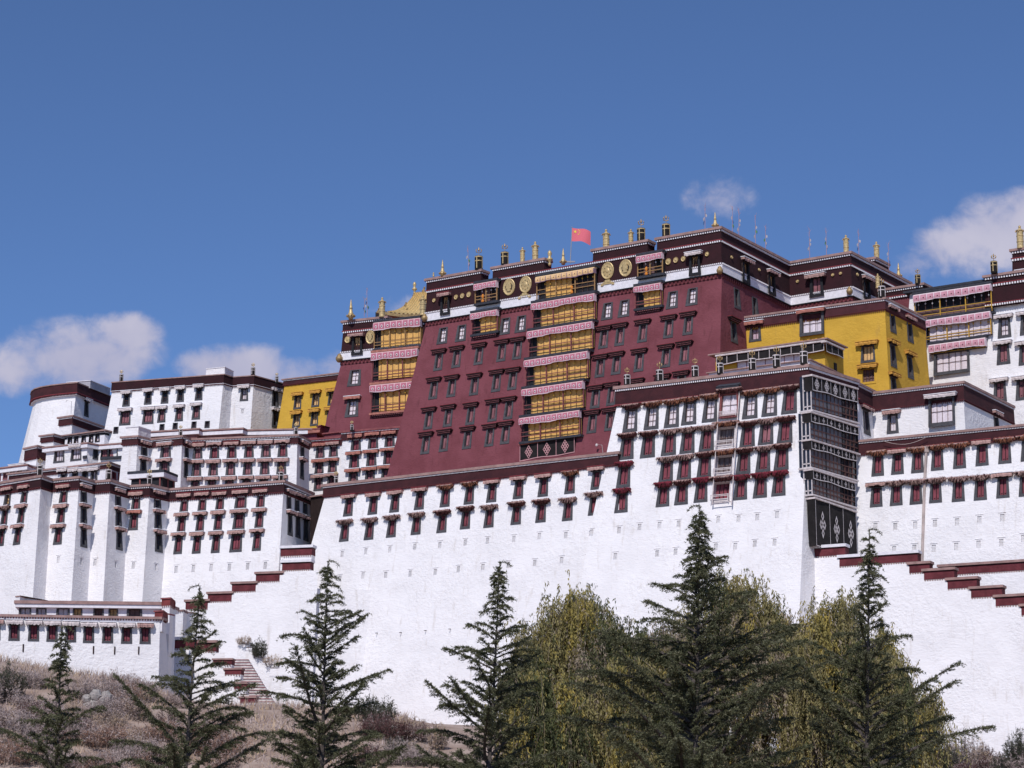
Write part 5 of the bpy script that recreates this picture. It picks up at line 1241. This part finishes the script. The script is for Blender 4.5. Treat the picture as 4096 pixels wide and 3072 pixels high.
def leafquads(P, D, L, Wd, rng):
    n = len(P); side = unit(np.cross(D, unit(rng.normal(size=(n, 3))))); hw = (Wd / 2)[:, None]; l = L[:, None]
    V = np.empty((n, 4, 3)); V[:, 0] = P; V[:, 1] = P + D * l * .45 + side * hw; V[:, 2] = P + D * l; V[:, 3] = P + D * l * .45 - side * hw
    return V.reshape(-1, 3)

def cedar(label, apex, basex, d, seed, spread, dens=1.0, limbs=(), top=.0, yb=3072):
    """deodar: straight trunk, drooping leader, upswept then drooping limbs with flat sprays of needles"""
    rng = np.random.default_rng(seed); tip = np.array(dep(*apex, d)); low = np.array(dep(basex, yb, d)); ax = tip - low; zg = zground(low[0], d)
    base = low + ax * ((zg - .3 - low[2]) / ax[2]); H = tip[2] - base[2]
    root = thing('deodar_cedar', label, 'tree', tuple(base), 'tall deodar cedars in the foreground')
    trunk = [tuple(base + (tip - base) * t + np.array([.05 * math.sin(t * 9 + seed), .05 * math.cos(t * 7), 0]) * (1 - t)) for t in np.linspace(0, 1, 26)]
    tp = lambda t: base + (tip - base) * t
    mb = MB().tube(trunk, [max(.015, .135 * (1 - t) ** .9 * H / 14) for t in np.linspace(0, 1, 26)], 8)
    part('trunk', mb, BARK, root)
    # limbs
    B_ = []
    vis0 = max(.02, (low[2] - base[2]) / H - .25); t = vis0; k = 0; az = rng.uniform(0, 6.28)
    while t < .985:
        az += 2.399 + rng.normal() * .35; prof = spread * (1 - t) ** 1.12 * 1.12 + .16
        L = prof * (rng.uniform(.30, .65) if rng.random() < .4 else rng.uniform(.7, 1.12)); el = np.interp(t, [0, .3, .55, .8, .93, 1], [.22, .40, .56, .50, .35, .5]) + rng.normal() * .14
        L *= .80 + .34 * math.sin(2 * az + seed * 1.7 + t * 11); B_.append((t, az, L, el, rng.uniform(-.04, .20) + .22 * (t > .86))); t += rng.uniform(.3, 1.1) * (.0072 + .0040 * (1 - t)) * 14 / H / dens * (1.5 if math.sin(t * 23 + seed * 2) > .55 else .9); k += 1
    for (t, azd, L, el) in limbs: B_.append((t, math.radians(azd), L, el, .16))
    wood = MB(); NP = []; ND = []; NL = []
    for (t, az, L, el, dr) in B_:
        o = tp(t); hd = np.array([math.cos(az), math.sin(az), 0]); m = 9; s = np.linspace(0, 1, m)
        c = o + np.outer(s * L * math.cos(el), hd) + np.outer(s * L * math.sin(el) - dr * L * s ** 2.6 * (.8 + .7 * (el > .3)), [0, 0, 1])
        sidew = np.array([-hd[1], hd[0], 0]); c += np.outer(np.sin(s * 3 + az) * .04 * L, sidew)
        wood.tube([tuple(p) for p in c], [max(.006, .045 * (L / 2.5) * (1 - x) + .006) for x in s], 4, cap=False)
        # sprays on both sides of the limb
        ns = max(5, int(L * 15)); ss = rng.uniform(.10, 1.0, ns) ** .85
        for q in ss:
            i = min(m - 2, int(q * (m - 1))); f = q * (m - 1) - i; p = c[i] * (1 - f) + c[i + 1] * f; tg = unit(c[i + 1] - c[i])
            sg = rng.choice((-1, 1)); l2 = (.17 + .17 * L * (1 - q) ** .6) * rng.uniform(.5, 1.15); l2 = min(l2, .62)
            dirv = unit(tg * rng.uniform(.7, 1.1) + sidew * sg * rng.uniform(.35, .9) + np.array([0, 0, rng.uniform(-.30, .15)]))
            n2 = max(3, int(l2 / .055)); a = np.linspace(.1, 1, n2)
            pts = p + np.outer(a * l2, dirv) + np.outer(-(a ** 2) * l2 * rng.uniform(.15, .5), [0, 0, 1])
            NP.append(pts); ND.append(np.tile(dirv - np.array([0, 0, .25]), (n2, 1)))
        n3 = int(L * 26) + 6; q = rng.uniform(.08, 1, n3); idx = np.clip((q * (m - 1)).astype(int), 0, m - 2); f = (q * (m - 1) - idx)[:, None]
        NP.append(c[idx] * (1 - f) + c[idx + 1] * f); ND.append(unit(c[idx + 1] - c[idx]))
    # leader tufts
    q = rng.uniform(.80, 1.0, int(90)); NP.append(base + np.outer(q, tip - base)); ND.append(np.tile([0, 0, .6], (90, 1)))
    # nodding tip
    sg = 1 if seed % 2 else -1; a = np.linspace(0, 1, 14); nod = tip + np.outer(a * .42 * sg, [1, .2, 0]) + np.outer(.16 * a - .32 * a ** 2, [0, 0, 1]); NP.append(nod); ND.append(np.tile([.3 * sg, 0, -.3], (14, 1)))
    wood.tube([tuple(p) for p in nod], .01, 4, cap=False)
    part('limb', wood, BARK, root)['kind'] = 'stuff'
    NP = np.concatenate(NP); ND = np.concatenate(ND); rep = 4
    P_ = np.repeat(NP, rep, 0) + rng.normal(size=(len(NP) * rep, 3)) * .018; D_ = unit(np.repeat(ND, rep, 0) * .55 + rng.normal(size=(len(NP) * rep, 3)) * .55 + np.array([0, 0, .12]))
    n = len(P_); V = blades(P_, D_, rng.uniform(.055, .13, n), rng.uniform(.026, .042, n), rng)
    loc = np.array(root.location)
    mi = (rng.random(n) < .34).astype(np.int32)
    link('needles', tri_mesh('needles', V - loc, mi, [NEED, NEED2]), root)
    return root

def willow(label, cx, ytop, rx, d, seed, n, cols, ybase=3072, tops=None):
    """weeping willow: spreading limbs, curtains of hanging leafy strands"""
    rng = np.random.default_rng(seed); topc = np.array(dep(cx, ytop, d)); zg = zground(topc[0], d); R = rx / FPX * d; H = topc[2] - zg
    base = np.array([topc[0], d, zg - .3]); root = thing('willow_tree', label, 'tree', tuple(base), 'weeping willows below the wall')
    mb = MB(); hubs = []
    mb.tube([tuple(base), tuple(base + [.2, .1, H * .25]), tuple(base + [-.1, .2, H * .45])], [.35, .28, .22], 9)
    nb = 26
    for k in range(nb):
        a = 2.399 * k + seed; rr = R * math.sqrt((k + .5) / nb) * .92; z = H * ((1.0 - .10 * (rr / R) ** 2) * (1.0 if k % 3 else rng.uniform(.55, .9)) - rng.uniform(0, .16)); e = base + np.array([rr * math.cos(a), rr * .7 * math.sin(a), z + .3])
        s = base + np.array([-.1, .2, H * .42]); mid = s * .45 + e * .55 + np.array([0, 0, H * .06])
        mb.tube([tuple(s), tuple(mid), tuple(e)], [.12, .07, .025], 5, cap=False); hubs.append(e)
    part('trunk', mb, BARK, root)
    hubs = np.array(hubs); hi = rng.integers(0, nb, n); st = hubs[hi] + rng.normal(size=(n, 3)) * np.array([R * .10, R * .10, H * .03]); 
    hubcol = rng.choice(4, nb, p=cols); pc = np.where(rng.random(n) < .70, hubcol[hi], rng.choice(4, n, p=cols))
    Ln = np.minimum(rng.uniform(.8, 3.6, n) * (.55 + .8 * rng.random(n)), st[:, 2] - zg - .2); out = rng.normal(size=(n, 3)) * np.array([.22, .22, 0]); wisp = rng.random(n) < .10; up = np.where(wisp, rng.uniform(.3, .85, n), rng.uniform(.0, .30, n) * (rng.random(n) < .5)); out[wisp] *= 2.2
    PP = []; DD = []; MI = []; strands = MB()
    for i in range(n):
        L = Ln[i]; k = max(4, int(L / .085)); a = np.linspace(0, 1, k)
        pts = st[i] + np.outer(a ** .7, out[i] * L * .8) + np.outer(up[i] * np.sin(np.minimum(1, a * 3) * math.pi) - L * a ** 1.15, [0, 0, 1]) + rng.normal(size=(k, 3)) * .012
        if i % 3 == 0: strands.tube([tuple(pts[j]) for j in (0, k // 3, 2 * k // 3, k - 1)], .008, 3, cap=False)
        kk = rng.random(k) < (.9 if pc[i] != 3 else .6); PP.append(pts[kk]); DD.append(np.tile([0, 0, -1.0], (kk.sum(), 1))); MI.append(np.full(kk.sum(), pc[i]))
    part('strand', strands, WIL4, root)['kind'] = 'stuff'
    PP = np.concatenate(PP); DD = np.concatenate(DD); MI = np.concatenate(MI); rep = 2
    PP = np.repeat(PP, rep, 0) + rng.normal(size=(len(PP) * rep, 3)) * .03; MI = np.repeat(MI, rep); DD = unit(np.repeat(DD, rep, 0) + rng.normal(size=(len(PP), 3)) * .42)
    m = len(PP); V = leafquads(PP, DD, rng.uniform(.12, .24, m), rng.uniform(.036, .064, m), rng)
    link('foliage', tri_mesh('foliage', V - np.array(root.location), MI, [WIL1, WIL2, WIL3, WIL4], 4), root)
    return root

def shrub(label, cx, yb, rx, hpx, m, seed, n=700, group=None, name='shrub', leafy=.5, d=None, z0=None, m2=None, cat='shrub'):
    rng = np.random.default_rng(seed); P = np.array(ghit(cx, yb)) if d is None else np.array(dep(cx, yb, d)); dd = P[1]
    R = rx / FPX * dd; H = hpx / FPX * dd; root = thing(name, label, cat, tuple(P), group)
    stems = MB(); PP = []; DD = []; LL = []
    for i in range(n // 9):
        a = rng.uniform(0, 6.28); r = R * math.sqrt(rng.random()); h = H * (1 - .45 * (r / R) ** 2) * rng.uniform(.6, 1.05); b = P + np.array([math.cos(a) * r * .6, math.sin(a) * r * .6, -.1]); e = P + np.array([math.cos(a) * r, math.sin(a) * r, h])
        mid = (b + e) / 2 + rng.normal(size=3) * np.array([.1, .1, .05]) * R; stems.tube([tuple(b), tuple(mid), tuple(e)], [.02, .012, .005], 3, cap=False)
        k = 9; s = rng.uniform(.06, 1, k); q = np.where((s < .5)[:, None], b + np.outer(s * 2, mid - b), mid + np.outer(s * 2 - 1, e - mid)); PP.append(q); dv = unit(unit(e - b) + rng.normal(size=(k, 3)) * .6); DD.append(dv); LL.append(rng.uniform(.25, .6, k) * R * .55)
    part('stem', stems, MATS['cedar_bark'], root)['kind'] = 'stuff'
    PP = np.concatenate(PP); DD = np.concatenate(DD); LL = np.concatenate(LL); rep = 5
    t = rng.random(len(PP) * rep); Q = np.repeat(PP, rep, 0) + np.repeat(DD * LL[:, None], rep, 0) * t[:, None]; D2 = unit(np.repeat(DD, rep, 0) * .7 + rng.normal(size=(len(Q), 3)) * .6)
    k = len(Q); V = blades(Q, D2, rng.uniform(.08, .22, k) * (.6 + leafy), rng.uniform(.02, .05, k) * (.6 + leafy), rng)
    link('foliage', tri_mesh('foliage', V - np.array(root.location), (rng.random(k) < .3).astype(np.int32), [m, m2 or m]), root)
    return root

cedar('slender leftmost cedar in front of the gatehouse windows', (248, 2510), 225, 93, 1, 6.6, 1.05, limbs=((.72, 175, 1.5, .25), (.62, 5, 1.7, .15)))
cedar('open limbed cedar with long left branches beside the small stair parapets', (800, 2345), 742, 88, 4, 7.2, .95, limbs=((.55, 170, 3.2, .50), (.42, 172, 3.6, .52), (.62, 12, 2.1, .35), (.48, 10, 2.9, .38), (.33, 165, 3.4, .3)))
cedar('broad cedar standing before the white slope left of centre', (1312, 2245), 1285, 92, 3, 7.6, 1.25, limbs=((.48, 20, 3.3, .55), (.55, 165, 2.4, .5), (.40, 160, 3.4, .45)))
cedar('cedar with thin drooping top in front of the centre wall', (2000, 2250), 1958, 90, 7, 7.4, 1.15, limbs=((.55, 176, 2.9, .48), (.47, 172, 3.5, .50), (.40, 8, 3.2, .45), (.62, 172, 2.2, .5)))
cedar('largest and densest cedar in front of the white tower', (2800, 2025), 2782, 82, 8, 9.2, 1.6, limbs=((.62, 170, 2.8, .7), (.5, 175, 3.3, .5), (.5, 10, 3.0, .3)))
cedar('rightmost cedar with a pale trunk and layered branches', (3478, 2118), 3468, 86, 5, 7.0, 1.05, limbs=((.66, 12, 2.2, .45), (.50, 8, 2.9, .5), (.44, 172, 2.7, .2), (.38, 14, 3.1, .4)))

wl = [.46, .26, .10, .18]
willow('willow with grey green strands right of the centre cedar', 2390, 2395, 336, 112, 11, 3221, [.36, .40, .04, .20])
willow('willow with brownish top half hidden behind the largest cedar', 2960, 2330, 235, 116, 12, 2468, [.44, .22, .14, .20])
willow('wide yellowing willow left of the rightmost cedar', 3260, 2405, 291, 114, 13, 3221, [.50, .18, .10, .22])
willow('small low willow with yellow leaves left of the largest cedar base', 2180, 2610, 190, 108, 14, 1717, [.34, .36, .14, .16])
willow('willow filling the gap left of the rightmost cedar trunk', 3430, 2500, 180, 115, 17, 1690, [.48, .20, .12, .20])
willow('low willow behind the rightmost cedar trunk', 3560, 2640, 190, 112, 15, 1717, [.44, .26, .14, .16])
willow('low yellow willow at the foot of the largest cedar', 2660, 2560, 246, 109, 16, 2147, [.42, .32, .10, .16])

# hillside plants
sh = [(20, 2800, 90, 150, SHR3, 'round dark green bush at the far left edge'), (60, 2960, 110, 110, SHR1, 'grey brown bush under the leftmost green bush'), (330, 2800, 120, 90, SHR1, 'pinkish dry bush right of the leftmost cedar'),
      (470, 2870, 110, 100, SHR1, 'large pale dry bush on the slope between two cedars'), (560, 2790, 70, 70, SHR1, 'small pale dry bush at the wall foot between two cedars'), (600, 2760, 80, 90, SHR1, 'hazy dry bush below the gatehouse corner'),
      (50, 3060, 110, 110, SHR2, 'rust coloured bush in the bottom left corner'), (390, 2990, 120, 80, SHR2, 'rusty low bush left of the second cedar'), (640, 2980, 110, 90, SHR2, 'orange brown bush behind the second cedar'),
      (880, 3020, 120, 110, SHR2, 'tawny bush right of the second cedar base'), (130, 2760, 70, 80, SHR1, 'dry pink bush beside the dark green bush'), (260, 2960, 80, 80, SHR1, 'dry bush right beside the leftmost cedar trunk'), (520, 3060, 120, 90, SHR1, 'pale dry bush low between two cedars')]
for i, (x, y, rx, h, m, lab) in enumerate(sh): shrub(lab, x, y, rx, h, m, 30 + i, 900, 'shrubs on the dry slope', m2=SHR1 if m is SHR2 else m, leafy=.35 if m is SHR1 else .6)
shrub('small dark green pine bush growing on the stair wall', 1033, 2628, 38, 80, SHR3, 60, 500, leafy=.7, d=227.7)
shrub('tawny grass clump on the stair wall beside the pine bush', 975, 2574, 34, 32, GRS, 61, 300, leafy=.2, d=227.8, name='grass_clump', cat='grass clump')
shrub('long tawny grass clump trailing down from the pine bush', 1090, 2664, 50, 50, GRS, 62, 400, leafy=.2, d=227.6, name='grass_clump', cat='grass clump')
for i, (x, y, rx, h, m, lab) in enumerate(((1500, 2900, 90, 130, SHR3, 'dark leafy bush right of the broad cedar'), (1610, 2860, 70, 90, SHR3, 'smaller dark leafy bush left of the centre cedar'), (1540, 2960, 110, 90, SHR4, 'wine red bush between the two central cedars'), (1620, 3060, 110, 90, SHR1, 'grey pink bush low left of the centre cedar'),
                                        (3840, 3072, 60, 190, SHR1, 'bare grey shrub against the white wall at the lower right'), (3900, 3075, 55, 150, SHR1, 'second bare grey shrub at the lower right'), (4080, 3090, 60, 190, SHR3, 'dark green bush in the bottom right corner'), (3760, 3085, 90, 110, SHR3, 'mixed green bush right of the rightmost cedar'))):
    shrub(lab, x, y, rx, h, m, 70 + i, 1000 if m is not SHR1 or x < 3000 else 420, leafy=.7 if m is not SHR1 else .3, d=None)
rs = random.Random(21)
for k in range(64):
    x = rs.uniform(-20, 900); y = rs.uniform(2715 + max(0, x - 480) * .4, 3095); shrub('pale dry bush on the brushy slope below the gatehouse', x, y, rs.uniform(45, 110), rs.uniform(40, 105), rs.choice((SHR1, SHR1, GRS, SHR2, SHR4)), 100 + k, 620, 'dry bushes on the brushy slope', m2=SHR1, leafy=rs.uniform(.2, .45))
for k in range(16):
    x = rs.uniform(3640, 4110); m_ = rs.choice((SHR1, SHR1, SHR3, GRS, SHR4)); shrub('mixed dry bush along the foot of the right wall', x, rs.uniform(3058, 3110), rs.uniform(35, 70), rs.uniform(50, 130), m_, 200 + k, 520 if m_ is not SHR1 else 360, 'bushes below the right wall', m2=SHR1, leafy=.5)
for k in range(10):
    x = rs.uniform(1420, 1760); m_ = rs.choice((SHR1, SHR3, GRS, SHR4, SHR3)); shrub('tangled bush between the broad cedar and the centre cedar', x, rs.uniform(2930, 3090), rs.uniform(45, 85), rs.uniform(50, 120), m_, 230 + k, 560, 'bushes between the central cedars', m2=SHR1, leafy=.5)
# dry grass covering the slope
rng = np.random.default_rng(9); PP = []
n = 42000; x = rng.uniform(-52, -8, n); y = rng.uniform(135, 203, n)
z = np.array([zground(a, b) for a, b in zip(x, y)]); P_ = np.stack([x, y, z - .1], 1); D_ = unit(rng.normal(size=(n, 3)) * .5 + [0, 0, 1])
g = bpy.data.objects.new('dry_grass', tri_mesh('dry_grass', blades(P_, D_, rng.uniform(.25, .8, n) * (.4 + .9 * (np.sin(x * 1.7) * np.sin(y * .9 + x * .4) > -.2)), rng.uniform(.04, .10, n), rng), (rng.random(n) < .45).astype(np.int32), [GRS, SHR1])); COL.objects.link(g)
g['kind'] = 'stuff'; g['label'] = 'tawny dry grass covering the slope under the walls'; g['category'] = 'grass'
rk = thing('rock_outcrop', 'small pale rock outcrop on the dry slope between two cedars', 'rock', ghit(395, 2830)); mb = MB(); rr = random.Random(4); c = ghit(395, 2830)
for k in range(16):
    q = c + Vector((rr.uniform(-.9, .6), rr.uniform(-.5, .5), rr.uniform(-.3, .9))); s = rr.uniform(.2, .5); mb.lathe([(.1 * s, -s * .6), (s, -s * .2), (s * .8, s * .4), (s * .1, s * .6)], 6, Matrix.Translation(q) @ Matrix.Rotation(rr.uniform(0, 3), 4, 'X') @ Matrix.Rotation(rr.uniform(0, 3), 4, 'Z'))
part('rock', mb, ROCK, rk)['kind'] = 'stuff'
